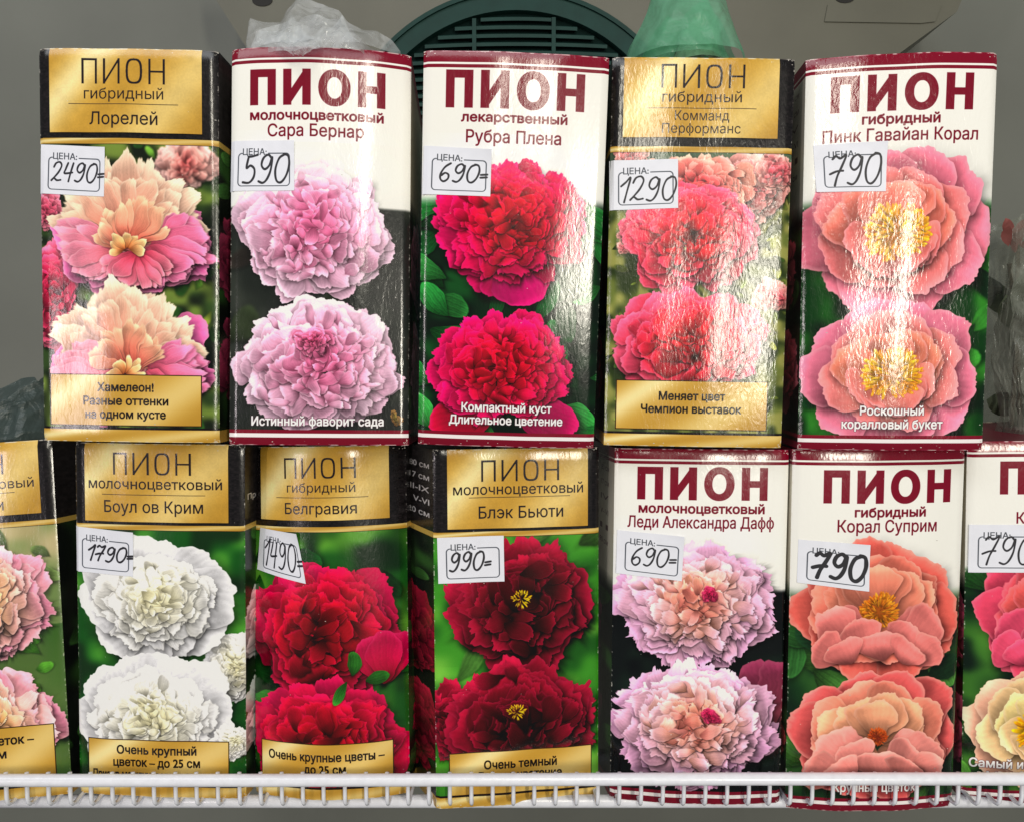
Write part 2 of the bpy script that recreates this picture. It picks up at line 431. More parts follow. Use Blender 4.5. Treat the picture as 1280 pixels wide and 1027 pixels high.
def gold(h, w, seed=0, flip=0):
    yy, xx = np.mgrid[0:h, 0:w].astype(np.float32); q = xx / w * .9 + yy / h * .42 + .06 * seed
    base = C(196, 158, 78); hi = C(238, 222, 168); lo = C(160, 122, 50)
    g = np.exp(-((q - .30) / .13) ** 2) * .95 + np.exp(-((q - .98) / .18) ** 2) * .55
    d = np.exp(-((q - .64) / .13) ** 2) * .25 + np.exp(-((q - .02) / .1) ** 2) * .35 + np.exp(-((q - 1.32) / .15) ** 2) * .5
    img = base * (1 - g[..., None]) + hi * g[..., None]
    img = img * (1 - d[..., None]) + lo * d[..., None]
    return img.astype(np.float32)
def brushed(h, w, seed):
    r = np.random.RandomState(seed)
    n = blur(np.repeat(r.rand(h, w // 8 + 1), 8, axis=1)[:, :w].astype(np.float32), 1)
    n2 = smooth_noise(h, w, 60, seed) * .5
    v = .125 + .15 * (n - .5) + .015 * n2
    return np.clip(v, 0.04, 1)[..., None] * C(255, 232, 240)
DK = C(40, 34, 38); MAR = C(122, 24, 48); PAPER = C(236, 235, 230)

# ------------------------------------------------------------------ fitted cartons
# key: bottom centre of the front face x, y, z(rel. camera), yaw, pitch, roll (deg), width, height
BOX = {
'U1': (-0.1765, 0.0009, -0.0309, 0.06, -0.13, 0.84, 0.0814, 0.1778),
'U2': (-0.0891, -0.0002, -0.0323, 3.23, -2.60, 0.59, 0.0819, 0.1810),
'U3': (-0.0028, 0.0018, -0.0331, 1.11, 3.71, 1.55, 0.0817, 0.1741),
'U4': (0.0838, 0.0012, -0.0332, -0.88, 0.61, 0.89, 0.0821, 0.1756),
'U5': (0.1749, 0.0006, -0.0346, -4.82, 1.17, -0.11, 0.0825, 0.1769),
'L0': (-0.2590, 0.0142, -0.2087, -0.01, -3.65, -3.88, 0.0844, 0.1748),
'L1': (-0.1724, 0.0147, -0.2069, -2.74, -0.29, 0.59, 0.0839, 0.1738),
'L2': (-0.0894, 0.0182, -0.2073, -1.90, -4.0, -0.96, 0.0774, 0.1722),
'L3': (0.0032, 0.0157, -0.2113, 7.11, 0.51, -0.33, 0.0808, 0.1760),
'L4': (0.0900, 0.0149, -0.2097, -1.64, 0.35, 0.45, 0.0833, 0.1741),
'L5': (0.1759, 0.0144, -0.2130, 0.72, 1.33, -0.30, 0.0826, 0.1774),
'L6': (0.2637, 0.0152, -0.2103, -4.70, 2.01, -1.62, 0.0798, 0.1796)}
QUAD = {
'U1': [(48,60),(271,64),(275,554),(53,549)], 'U2': [(290,61),(512,69),(512,558),(285,553)],
'U3': [(529,63),(763,71),(741,559),(523,555)], 'U4': [(766,71),(995,73),(977,559),(755,556)],
'U5': [(1007,74),(1249,66),(1228,563),(999,560)], 'L0': [(-150,564),(64,547),(88,992),(-125,1006)],
'L1': [(93,552),(304,556),(308,998),(98,990)], 'L2': [(328,556),(508,558),(515,990),(317,990)],
'L3': [(541,563),(749,557),(748,996),(545,1011)], 'L4': [(769,560),(987,562),(975,1003),(762,998)],
'L5': [(991,564),(1208,564),(1190,1010),(983,1013)], 'L6': [(1211,553),(1432,546),(1416,1004),(1202,999)]}
def homo(q):
    A, b = [], []
    for (x, y), (u, v) in zip(q, [(0, 0), (1, 0), (1, 1), (0, 1)]):
        A.append([x, y, 1, 0, 0, 0, -u * x, -u * y]); b.append(u)
        A.append([0, 0, 0, x, y, 1, -v * x, -v * y]); b.append(v)
    h = np.linalg.solve(np.array(A, float), np.array(b, float))
    return lambda x, y: ((h[0]*x+h[1]*y+h[2])/(h[6]*x+h[7]*y+1), (h[3]*x+h[4]*y+h[5])/(h[6]*x+h[7]*y+1))
HM = {k: homo(q) for k, q in QUAD.items()}

class Print:
    """a carton front being painted; positions are measured on the photo and carried onto the card"""
    def __init__(s, key):
        s.k = key; q = QUAD[key]; s.sx = TW / (q[1][0] - q[0][0] + q[2][0] - q[3][0]) * 2; s.sy = TH / ((q[3][1] - q[0][1]) + (q[2][1] - q[1][1])) * 2
    def T(s, x, y):
        u, v = HM[s.k](x, y); return u * TW, v * TH
    def fl(s, fn, x, y, rx, ry, *a, **k):
        X, Y = s.T(x, y); fn(s.img, X, Y, rx * s.sx, ry * s.sy, *a, **k)
    def txt(s, t, cx, base, w, cap, col, bold=0., halo=None):
        X, Y = s.T(cx, base); text(s.img, t, X, Y, w * s.sx, cap * s.sy, col, bold, halo)
    def pion(s, cx, base, w, cap, col, bold):
        X, Y = s.T(cx, base); pion(s.img, X, Y, w * s.sx, cap * s.sy, col, bold)

PL = (.066, 0, .915, .212)                  # gold name plate on the dark cartons (u0 v0 u1 v1)
def gold_frame(p, photo, plate_rows, cap_rows, cap_box, seed, pl=PL):
    """dark header with gold plate, gold lines, photograph, gold caption plate"""
    img = p.img = photo
    hd = int(.238 * TH)
    img[:hd] = brushed(hd, TW, seed)
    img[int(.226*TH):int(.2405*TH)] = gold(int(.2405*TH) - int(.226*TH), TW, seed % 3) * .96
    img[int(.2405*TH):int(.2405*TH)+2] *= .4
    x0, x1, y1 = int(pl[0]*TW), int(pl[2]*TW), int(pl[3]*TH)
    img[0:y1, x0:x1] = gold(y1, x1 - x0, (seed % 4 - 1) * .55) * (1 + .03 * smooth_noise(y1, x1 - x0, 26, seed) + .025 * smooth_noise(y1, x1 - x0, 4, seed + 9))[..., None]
    img[y1:y1+3, x0-2:x1+3] = C(20,16,18)
    img[int(.963*TH):int(.969*TH)] = C(28, 20, 22)
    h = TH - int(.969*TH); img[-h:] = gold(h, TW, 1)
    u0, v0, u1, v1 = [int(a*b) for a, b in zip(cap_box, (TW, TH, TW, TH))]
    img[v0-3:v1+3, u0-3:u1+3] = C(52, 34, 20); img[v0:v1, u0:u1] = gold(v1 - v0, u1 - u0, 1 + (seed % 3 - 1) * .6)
    for kind, t, cx, b, w, c in plate_rows:
        if kind == 'pion': p.pion(cx, b, w, c, DK, False)
        elif kind == 'line':
            X0, Y0 = p.T(cx - w / 2, b); X1, _ = p.T(cx + w / 2, b); img[int(Y0):int(Y0)+2, int(X0):int(X1)] = DK * 1.2
        else: p.txt(t, cx, b, w, c, DK, .010)
    for t, cx, b, w, c in cap_rows: p.txt(t, cx, b, w, c, C(30, 24, 22), .044)
    edge_wear(img, seed)
def tpl(name, sub, cap, subw=98, namew=86):
    """the same rows placed by the proportions of the first dark carton, in texture pixels"""
    return sub, name
def edge_wear(img, seed, col=C(226, 222, 214)):
    r = np.random.RandomState(seed + 50)
    n = np.clip(smooth_noise(TH, 8, 9, seed) + smooth_noise(TH, 8, 3, seed + 1) * .6 - .25, 0, 1)
    for x, sl in ((0, slice(0, 3)), (1, slice(TW - 3, TW))):
        m = n[:, x * 4:x * 4 + 3, None] * .8
        img[:, sl] = img[:, sl] * (1 - m) + col * m
    n = np.clip(smooth_noise(8, TW, 12, seed + 3) + .45, 0, 1)
    for sl in (slice(0, 3), slice(TH - 2, TH)):
        hh = sl.stop - sl.start
        m = n[:hh, :, None] * .75; img[sl] = img[sl] * (1 - m) + col * m
    for (qx, qy) in ((0, 0), (TW, 0), (0, TH), (TW, TH)):
        for k in range(9):
            x, y = int(abs(qx - abs(r.normal(0, 9))) - (4 if qx else 0)), int(abs(qy - abs(r.normal(0, 7))) - (3 if qy else 0))
            img[max(0, y):y + r.randint(1, 4), max(0, x):x + r.randint(1, 5)] = col * r.uniform(.8, 1)
    for k in range(26):                     # scuffs and dust
        x, y = r.randint(2, TW - 8), r.randint(2, TH - 6)
        if k < 14: y = r.randint(0, 14) if r.rand() < .5 else TH - 3 - r.randint(0, 14)
        img[y:y + r.randint(1, 3), x:x + r.randint(1, 6)] = col * r.uniform(.8, 1)
def maroon_frame(p, photo, fade, rows, caps, seed, bottom=True):
    """white header with burgundy bands; the photograph fades in below it"""
    img = p.img; r0, r1 = fade
    yy = np.arange(TH, dtype=np.float32)[:, None, None] / TH
    img = p.img
    def b(y0, y1, c): img[int(y0*TH):int(y1*TH)] = c
    b(0, .029, MAR); b(.029, .0335, C(240, 236, 232)); b(.0335, .042, MAR)
    if bottom:
        b(.962, .9715, MAR); b(.9715, .9815, C(236, 232, 232)); b(.9815, 1, MAR * .95)
    for kind, t, cx, bs, w, c in rows:
        if kind == 'pion': p.pion(cx, bs, w, c, MAR * .98, True)
        elif kind == 'sub': p.txt(t, cx, bs, w, c, MAR * .95, .05)
        else: p.txt(t, cx, bs, w, c, MAR * .95, .022)
    for t, cx, bs, w, c in caps: p.txt(t, cx, bs, w, c, C(246, 244, 244), .044, halo=C(60, 20, 35))
    edge_wear(img, seed)
def fade_in(photo, v0, v1):
    yy = np.arange(TH, dtype=np.float32)[:, None, None] / TH
    f = np.clip((yy - v0) / (v1 - v0), 0, 1); f = f * f * (3 - 2 * f)
    return (PAPER * (1 - f) + photo * f).astype(np.float32)

# ---- pictures of the twelve fronts
G_DK, G_MD, G_LT, G_YL = C(22, 34, 22), C(52, 92, 42), C(112, 158, 66), C(165, 185, 80)
def art():
    out = {}
    # upper 1 : cream and rose blooms
    p = Print('U1'); im = bokeh(TH, TW, [C(28, 36, 24), C(60, 82, 44), C(120, 140, 70)], 3, 60, 6)
    leaves(im, 60, [G_MD, G_LT, G_YL], 60, 4); im = blur(im, 1); p.img = im
    pk = [(0, C(238, 165, 120)), (.35, C(250, 205, 165)), (.6, C(247, 190, 190)), (.8, C(238, 150, 185)), (1, C(226, 120, 172))]
    p.fl(bomb, 236, 205, 42, 34, [(0, C(225, 110, 110)), (.5, C(240, 175, 165)), (1, C(245, 200, 195))], C(250, 225, 215), 5, .7)
    p.img = im = blur(im, 2)
    p.fl(bomb, 60, 372, 42, 76, [(0, C(180, 30, 70)), (.5, C(214, 60, 100)), (1, C(232, 110, 140))], C(240, 150, 165), 6, .8)
    p.fl(bomb, 62, 262, 25, 30, [(0, C(210, 80, 110)), (1, C(235, 140, 160))], C(245, 180, 190), 61, .6)
    mag = [(0, C(238, 140, 130)), (.4, C(243, 158, 175)), (.7, C(236, 128, 178)), (1, C(230, 112, 175))]
    for q_, (x, y, k_, sd_) in enumerate(((168, 298, 1., 7), (166, 452, 1.02, 9))):
        p.fl(bomb, x, y + 6, 104 * k_, 66, mag, C(248, 196, 214), sd_, .85, size=1.25, ruff=.04, deep=.6)
        p.fl(fan, x - 4, y + 2, 90, 98, -2.95, -.2, 22, 1.0, .17, C(238, 140, 118), C(251, 222, 198), C(253, 238, 216), sd_ + 60)
        p.fl(fan, x - 10, y + 4, 76, 80, -3.0, -.1, 20, .95, .15, C(232, 122, 104), C(250, 212, 186), C(253, 236, 214), sd_ + 61)
        p.fl(fan, x + 14, y + 8, 84, 52, -.9, 1.3, 17, .92, .17, C(222, 96, 120), C(240, 140, 182), C(250, 196, 214), sd_ + 62)
        p.fl(fan, x - 14, y + 10, 84, 48, 2.0, 3.9, 16, .92, .17, C(222, 106, 120), C(244, 160, 184), C(250, 206, 214), sd_ + 63)
        p.fl(fan, x - 4, y + 8, 52, 58, -2.9, -.3, 17, .95, .16, C(214, 96, 84), C(250, 200, 166), C(254, 232, 200), sd_ + 64)
        p.fl(fan, x + 6, y + 18, 54, 40, .3, 2.9, 12, .9, .22, C(206, 70, 96), C(240, 150, 170), C(250, 206, 206), sd_ + 65)
        p.fl(fan, x - 6, y + 14, 24, 26, -3.1, 0, 7, .95, .26, C(206, 110, 60), C(252, 224, 170), C(255, 242, 214), sd_ + 66)
    gold_frame(p, p.img, [('pion', '', 155.5, 106, 103, 31), ('t', 'гибридный', 156, 124.5, 98, 13.5), ('line', '', 156, 129.5, 136, 0), ('t', 'Лорелей', 156, 156, 84, 15.5)],
               [('Хамелеон!', 160, 488, 70, 10.5), ('Разные оттенки', 160, 505, 107, 10.5), ('на одном кусте', 160, 522, 101, 10.5)], (.055, .829, .905, .957), 1)
    out['U1'] = p.img
    # upper 2 : pale pink full blooms on charcoal
    p = Print('U2'); im = bokeh(TH, TW, [C(44, 46, 44), C(58, 62, 56), C(40, 44, 40)], 13, 80, 8)
    leaves(im, 16, [C(60, 70, 50), C(72, 66, 60)], 110, 14); im = blur(im, 5)
    p.img = fade_in(im, .395, .405)
    p2 = [(0, C(238, 120, 165)), (.35, C(244, 160, 195)), (.7, C(240, 185, 212)), (1, C(232, 200, 220))]
    p.fl(bomb, 392, 284, 100, 92, p2, C(248, 222, 234), 15, 1.7, size=.72, deep=.86, ruff=.05, sh=.3)
    y1 = int(.42 * TH); y0 = int(.24 * TH)
    f = np.clip((np.arange(y0, y1) - y0) / (y1 - y0) * 1.15 + .18, 0, 1)[:, None, None]
    p.img[y0:y1] = p.img[y0:y1] * f + PAPER * (1 - f)
    p.fl(bomb, 400, 452, 103, 82, p2, C(250, 220, 234), 16, 1.7, size=.70, deep=.8, ruff=.055, sh=.36)
    p.fl(bomb, 392, 425, 28, 18, [(0, C(234, 96, 142)), (1, C(242, 140, 178))], C(248, 176, 204), 17, .6, size=1.1)
    p.fl(bomb, 496, 523, 10, 9, [(0, C(120, 110, 60)), (1, C(150, 110, 70))], None, 18, .3, size=1.6)
    maroon_frame(p, None, (0, 0), [('pion', '', 398, 135.5, 168, 44), ('sub', 'молочноцветковый', 397, 153, 165, 11.5), ('t', 'Сара Бернар', 396, 173, 119, 15)],
                 [('Истинный фаворит сада', 398, 531, 164, 11)], 2)
    out['U2'] = p.img
    # upper 3 : crimson blooms, broad green leaves
    p = Print('U3'); im = bokeh(TH, TW, [C(16, 40, 24), C(30, 78, 40), C(18, 30, 22)], 23, 70, 6)
    leaves(im, 44, [C(44, 120, 58), C(60, 140, 70), C(30, 92, 46)], 165, 24, slim=.25, box=(0, 440, TW, TH))
    p.img = fade_in(im, .35, .385)
    cr = [(0, C(190, 12, 48)), (.4, C(222, 20, 62)), (.75, C(226, 28, 92)), (1, C(216, 26, 108))]
    for a, l, w_, c in ((2.5, 62, 24, C(205, 25, 100)), (.6, 60, 30, C(205, 25, 95)), (2.0, 58, 24, C(200, 22, 100)), (1.15, 66, 40, C(222, 32, 125))):
        X, Y = p.T(638, 322); petal(p.img, X, Y, a, l * p.sx, w_ * p.sx, c * .6, c, C(232, 70, 140), np.random.RandomState(3), ruff=.02)
    p.fl(bomb, 640, 278, 100, 80, cr, C(238, 70, 130), 25, 1.5, size=.78, deep=.62, coff=(0, 0))
    for a, l, w_, c in ((2.75, 52, 30, C(205, 18, 70)), (.4, 52, 30, C(210, 30, 110))):
        X, Y = p.T(632, 500); petal(p.img, X, Y, a, l * 1.9 * p.sx, w_ * p.sx, c * .6, c, C(232, 70, 140), np.random.RandomState(4), ruff=.02)
    p.fl(bomb, 628, 460, 92, 72, cr, C(240, 80, 130), 26, 1.5, size=.76, deep=.6)
    maroon_frame(p, None, (0, 0), [('pion', '', 644, 139, 169, 45), ('sub', 'лекарственный', 643, 156, 129, 11), ('t', 'Рубра Плена', 642, 182, 116, 15)],
                 [('Компактный куст', 633, 514.5, 114, 11), ('Длительное цветение', 632, 530, 144, 11)], 3)
    out['U3'] = p.img
    # upper 4 : coral pink blooms in a meadow
    p = Print('U4'); im = bokeh(TH, TW, [C(50, 62, 34), C(110, 120, 66), C(150, 150, 90)], 33, 50, 3)
    leaves(im, 160, [C(120, 135, 66), C(160, 165, 85), C(70, 92, 44)], 42, 34, slim=.2)
    im[int(.24*TH):int(.29*TH)] = blur(im[int(.24*TH):int(.29*TH)] * .35 + C(60, 80, 80) * .7, 6)
    p.img = im
    for (x, y, r_, s_) in ((788, 192, 26, 1), (930, 236, 58, 2), (975, 215, 30, 3), (775, 312, 9, 4), (790, 405, 9, 5), (965, 370, 26, 6), (780, 300, 8, 7)):
        p.fl(bomb, x, y, r_, r_ * .85, [(0, C(235, 90, 110)), (.6, C(244, 150, 150)), (1, C(248, 185, 175))], C(250, 205, 200), 35 + s_, .7)
    hot = [(0, C(200, 24, 44)), (.3, C(238, 46, 66)), (.7, C(242, 70, 96)), (1, C(242, 100, 134))]
    p.fl(bomb, 870, 232, 78, 46, [(0, C(238, 80, 90)), (1, C(250, 180, 160))], C(252, 215, 200), 42, .8, ruff=.05)
    p.fl(bomb, 862, 296, 88, 66, hot, C(248, 140, 165), 43, 1.2, size=.9, deep=.7, ruff=.05)
    p.fl(bomb, 862, 424, 98, 66, hot, C(250, 150, 180), 44, 1.2, size=.9, deep=.7, ruff=.05)
    for y in (292, 446):
        X, Y = p.T(866, y); q = np.exp(-(((np.mgrid[0:TH, 0:TW][1] - X) / 18) ** 2 + ((np.mgrid[0:TH, 0:TW][0] - Y) / 16) ** 2))[..., None]
        p.img = (p.img * (1 - q * .8)).astype(np.float32)
    gold_frame(p, p.img, [('pion', '', 878.5, 111, 103, 29), ('t', 'гибридный', 877, 128.5, 98, 13), ('line', '', 877, 135.5, 137, 0), ('t', 'Комманд', 877, 151.5, 67, 12), ('t', 'Перформанс', 876, 167.5, 97, 12)],
               [('Меняет цвет', 864, 500, 83, 10.5), ('Чемпион выставок', 863, 516, 126, 10.5)], (.065, .83, .905, .955), 4, (.066, 0, .915, .203))
    out['U4'] = p.img
    # upper 5 : coral bowls with golden hearts
    p = Print('U5'); im = bokeh(TH, TW, [C(20, 60, 26), C(60, 130, 50), C(14, 34, 20)], 53, 80, 8)
    leaves(im, 26, [C(40, 110, 48), C(70, 150, 60), C(24, 64, 34)], 190, 54, slim=.22, box=(0, 440, TW, TH)); im = blur(im, 2)
    p.img = fade_in(im, .35, .39)
    st = (C(250, 205, 60), C(235, 150, 30))
    p.fl(cup, 1116, 292, 124, 102, C(240, 136, 158), C(242, 136, 122), C(238, 126, 140), C(248, 186, 196), 55, st, .34, .02, 0)
    p.fl(cup, 1112, 468, 112, 92, C(240, 138, 164), C(243, 146, 124), C(238, 130, 145), C(248, 186, 196), 56, st, .34, .0, 0)
    maroon_frame(p, None, (0, 0), [('pion', '', 1124, 142.5, 175, 44), ('sub', 'гибридный', 1122, 158.5, 95, 11.5), ('t', 'Пинк Гавайан Корал', 1122.5, 180, 191, 15)],
                 [('Роскошный', 1112, 519, 80, 11.5), ('коралловый букет', 1112.5, 535.5, 127, 11.5)], 5)
    out['U5'] = p.img
    # lower 0 (cut by the left edge of the photo)
    p = Print('L0'); im = bokeh(TH, TW, [C(190, 178, 140), C(170, 160, 120), C(120, 140, 90)], 63, 120, 10)
    im[int(.52*TH):] = im[int(.52*TH):] * .3 + C(50, 90, 36) * .7
    leaves(im, 40, [C(90, 150, 56), C(120, 175, 70), C(36, 66, 34)], 90, 64, box=(0, 640, TW, TH))
    leaves(im, 8, [C(110, 130, 80)], 110, 65, box=(200, 280, TW, 500)); p.img = blur(im, 1)
    pp = [(0, C(245, 180, 110)), (.4, C(248, 200, 165)), (.8, C(244, 180, 185)), (1, C(238, 150, 180))]
    p.fl(bomb, -30, 752, 98, 78, pp, C(250, 220, 220), 66, 1.3, deep=.9, size=.85); p.fl(bomb, -22, 908, 102, 76, pp, C(250, 220, 220), 67, 1.3, deep=.9, size=.85)
    gold_frame(p, p.img, [], [], (.085, .80, .925, .945), 6, (.07, 0, .925, .206))
    sc = TW / 226
    pion(p.img, 278, 108, 103 * sc, 68, DK, False); text(p.img, 'молочноцветковый', 279, 157, 178 * sc, 32, DK, .010)
    p.img[171:173, 120:438] = DK; text(p.img, 'Ред Черри', 282, 230, 50 * sc * 1.9, 37, DK, .010)
    text(p.img, 'Крупный цветок –', 290, 1018, 330, 29, C(30, 24, 22), .044); text(p.img, 'до 20 см', 282, 1062, 170, 29, C(30, 24, 22), .044)
    out['L0'] = p.img
    # lower 1 : white blooms
    p = Print('L1'); im = bokeh(TH, TW, [C(30, 84, 34), C(84, 150, 60), C(24, 52, 26)], 73, 80, 9)
    leaves(im, 12, [C(60, 130, 50), C(30, 70, 30)], 150, 74); p.img = blur(im, 2)
    wh = [(0, C(246, 238, 194)), (.4, C(246, 242, 224)), (1, C(243, 242, 246))]
    for (x, y, rx, ry, s_) in ((292, 832, 34, 62, 1), (195, 745, 98, 84, 2), (192, 892, 100, 78, 3), (292, 925, 26, 36, 7)):
        for a in np.arange(0, 6.28, .62):
            X, Y = p.T(x, y); rr = np.random.RandomState(int(a * 100) + s_)
            petal(p.img, X, Y, a + rr.uniform(-.1, .1), rx * (p.sx if abs(math.cos(a)) > .5 else p.sx * .85) * rr.uniform(.92, 1.06), 42 * p.sx * min(1, rx / 80), C(186, 185, 190), C(236, 235, 238), C(246, 245, 247), rr, ruff=.035, sh=.4, tipw=.7, veins=.03)
        p.fl(bomb, x, y, rx * .8, ry * .74, wh, C(250, 248, 240), 75 + s_, 1.3, size=.8, deep=.84, sh=.34, jitter=.06)
    gold_frame(p, p.img, [('pion', '', 193, 592, 96, 27), ('t', 'молочноцветковый', 195, 609.5, 165, 12.5), ('line', '', 194, 615, 128, 0), ('t', 'Боул ов Крим', 194, 638.5, 122, 14.5)],
               [('Очень крупный', 198, 939.5, 98.5, 10.5), ('цветок – до 25 см', 198, 955, 107.5, 10.5), ('Призер международных выставок', 198, 971, 160, 10.5)], (.072, .838, .905, .958), 7, (.066, 0, .912, .218))
    out['L1'] = p.img
    # lower 2 : crimson blooms and a bud
    p = Print('L2'); im = bokeh(TH, TW, [C(36, 84, 36), C(96, 150, 60), C(20, 44, 24)], 83, 80, 8)
    leaves(im, 26, [C(50, 110, 46), C(28, 66, 32)], 170, 84); p.img = blur(im, 1)
    cm = [(0, C(126, 6, 32)), (.4, C(168, 10, 42)), (.8, C(182, 18, 62)), (1, C(176, 22, 78))]
    p.fl(bomb, 412, 772, 96, 86, cm, C(214, 50, 96), 85, 1.0, size=1.05, deep=.5)
    p.fl(bomb, 415, 915, 100, 78, cm, C(214, 50, 96), 86, 1.0, size=1.05, deep=.5)
    X, Y = p.T(486, 842)
    for a, w_ in ((-1.9, 20), (-1.25, 20), (-1.57, 18)): petal(p.img, X, Y, a, 62 * p.sx, w_ * p.sx, C(150, 10, 50), C(208, 34, 96), C(222, 70, 120), np.random.RandomState(8), ruff=.01, tipw=.6)
    leaves(p.img, 3, [C(60, 130, 50)], 110, 87, box=(330, 770, 470, 800))
    gold_frame(p, p.img, [], [], (.06, .842, .905, .958), 8, (.07, 0, .905, .208))
    pion(p.img, 272, 108, 103 * sc, 70, DK, False); text(p.img, 'гибридный', 275, 155, 98 * sc, 32, DK, .010)
    p.img[172:174, 110:438] = DK; text(p.img, 'Белгравия', 272, 228, 103 * sc, 37, DK, .010)
    text(p.img, 'Очень крупные цветы –', 270, 1070, 416, 29, C(30, 24, 22), .044); text(p.img, 'до 25 см', 272, 1112, 148, 29, C(30, 24, 22), .044)
    out['L2'] = p.img
    # lower 3 : nearly black red blooms with a yellow heart
    p = Print('L3'); im = bokeh(TH, TW, [C(70, 140, 50), C(120, 180, 76), C(40, 92, 36)], 93, 90, 12)
    leaves(im, 7, [C(90, 140, 66)], 170, 94); p.img = blur(im, 2)
    dm = [(0, C(60, 4, 20)), (.35, C(98, 10, 32)), (.7, C(134, 20, 46)), (1, C(156, 28, 60))]
    p.fl(bomb, 566, 900, 34, 52, dm, C(170, 50, 82), 97, .7, deep=.5)
    p.fl(bomb, 652, 750, 94, 84, dm, C(172, 46, 78), 95, .9, size=1.25, deep=.45, sh=.6)
    p.fl(bomb, 650, 898, 98, 78, dm, C(172, 46, 78), 96, .9, size=1.25, deep=.45, sh=.6)
    for (x, y) in ((651, 746), (645, 888)): p.fl(stamens, x, y, 13, 9, 98, 60, (C(255, 232, 60), C(240, 196, 30)))
    gold_frame(p, p.img, [('pion', '', 650, 600, 96, 26), ('t', 'молочноцветковый', 648, 616, 160, 12.5), ('line', '', 649, 621.5, 126, 0), ('t', 'Блэк Бьюти', 651, 645.5, 104, 14.5)],
               [('Очень темный', 650, 956.5, 91, 10.5), ('Раннее цветение', 650, 970.5, 104, 10.5)], (.085, .845, .95, .962), 9, (.085, 0, .93, .218))
    out['L3'] = p.img
    # lower 4 : lilac pink blooms with apricot hearts
    p = Print('L4'); im = bokeh(TH, TW, [C(22, 26, 26), C(30, 46, 36), C(16, 18, 20)], 103, 90, 10)
    leaves(im, 12, [C(36, 56, 40), C(26, 36, 30)], 170, 104); im = blur(im, 3)
    p.img = fade_in(im, .385, .40)
    X, Y = p.T(966, 905)
    for a in (-1.9, -1.3, -1.57): petal(p.img, X, Y, a, 88 * p.sx, 26 * p.sx, C(120, 60, 70), C(158, 66, 100), C(178, 96, 120), np.random.RandomState(9), ruff=.01)
    li = [(0, C(240, 140, 130)), (.22, C(246, 176, 150)), (.5, C(246, 196, 202)), (1, C(232, 176, 218))]
    p.fl(bomb, 868, 752, 104, 82, li, C(244, 208, 226), 105, 1.4, size=.84, deep=.86, ruff=.09)
    p.fl(bomb, 868, 902, 104, 82, li, C(244, 208, 226), 106, 1.4, size=.84, deep=.86, ruff=.09)
    for y in (742, 892): p.fl(bomb, 886, y, 12, 9, [(0, C(200, 40, 90)), (1, C(220, 80, 120))], None, 107, .5)
    maroon_frame(p, None, (0, 0), [('pion', '', 877, 624, 161, 40), ('sub', 'молочноцветковый', 876, 640, 155, 11), ('t', 'Леди Александра Дафф', 875, 658.5, 181, 14)], [], 10)
    out['L4'] = p.img
    # lower 5 : coral bowls
    p = Print('L5'); im = bokeh(TH, TW, [C(30, 60, 34), C(60, 100, 50), C(24, 44, 30)], 113, 90, 8)
    leaves(im, 26, [C(52, 96, 50), C(76, 124, 60), C(34, 66, 40)], 150, 114, box=(0, 440, TW, TH), slim=.3); im = blur(im, 1)
    p.img = fade_in(im, .37, .42)
    p.fl(cup, 1094, 766, 104, 88, C(240, 118, 108), C(242, 150, 128), C(242, 142, 138), C(250, 190, 176), 115, (C(240, 170, 60), C(200, 110, 40)), .24, -.02, 1.)
    p.fl(cup, 1092, 918, 108, 80, C(238, 112, 112), C(246, 176, 142), C(244, 158, 150), C(252, 202, 186), 116, (C(215, 110, 50), C(160, 60, 30)), .12, .02, 1.)
    maroon_frame(p, None, (0, 0), [('pion', '', 1106, 631, 157, 40), ('sub', 'гибридный', 1108, 647.5, 87, 11), ('t', 'Корал Суприм', 1105, 666.5, 122, 14.5)],
                 [('Крупный цветок', 1089, 987, 103, 11)], 11)
    out['L5'] = p.img
    # lower 6 (cut by the right edge)
    p = Print('L6'); im = bokeh(TH, TW, [C(30, 60, 34), C(80, 130, 56), C(20, 36, 26)], 123, 90, 8)
    leaves(im, 26, [C(52, 106, 50), C(90, 144, 64), C(34, 66, 40)], 150, 124, box=(0, 400, TW, TH), slim=.3); im = blur(im, 1)
    p.img = fade_in(im, .335, .36)
    p.fl(cup, 1318, 762, 104, 86, C(238, 90, 120), C(244, 110, 110), C(240, 96, 128), C(248, 150, 165), 125, (C(250, 190, 60), C(220, 130, 40)), .26, .0, .8)
    p.fl(cup, 1304, 905, 104, 78, C(246, 190, 165), C(250, 224, 160), C(246, 190, 160), C(252, 224, 200), 126, (C(250, 200, 40), C(225, 150, 30)), .38, .02, 0)
    maroon_frame(p, None, (0, 0), [('pion', '', 1327, 615, 157, 40), ('t', 'Корал Сансет', 1324, 651, 112, 13.5)],
                 [('Самый известный пион', 1299, 957, 182, 11), ('Меняет окраску', 1299, 973, 140, 11)], 12)
    out['L6'] = p.img
    return out
ART = art()
for k_ in ART:                                   # printing contrast
    g_ = ART[k_].mean(2, keepdims=True); x_ = g_ + (ART[k_] - g_) * 1.12
    ART[k_] = np.clip((x_ - .5) * 1.10 + .492, .012, .96).astype(np.float32)

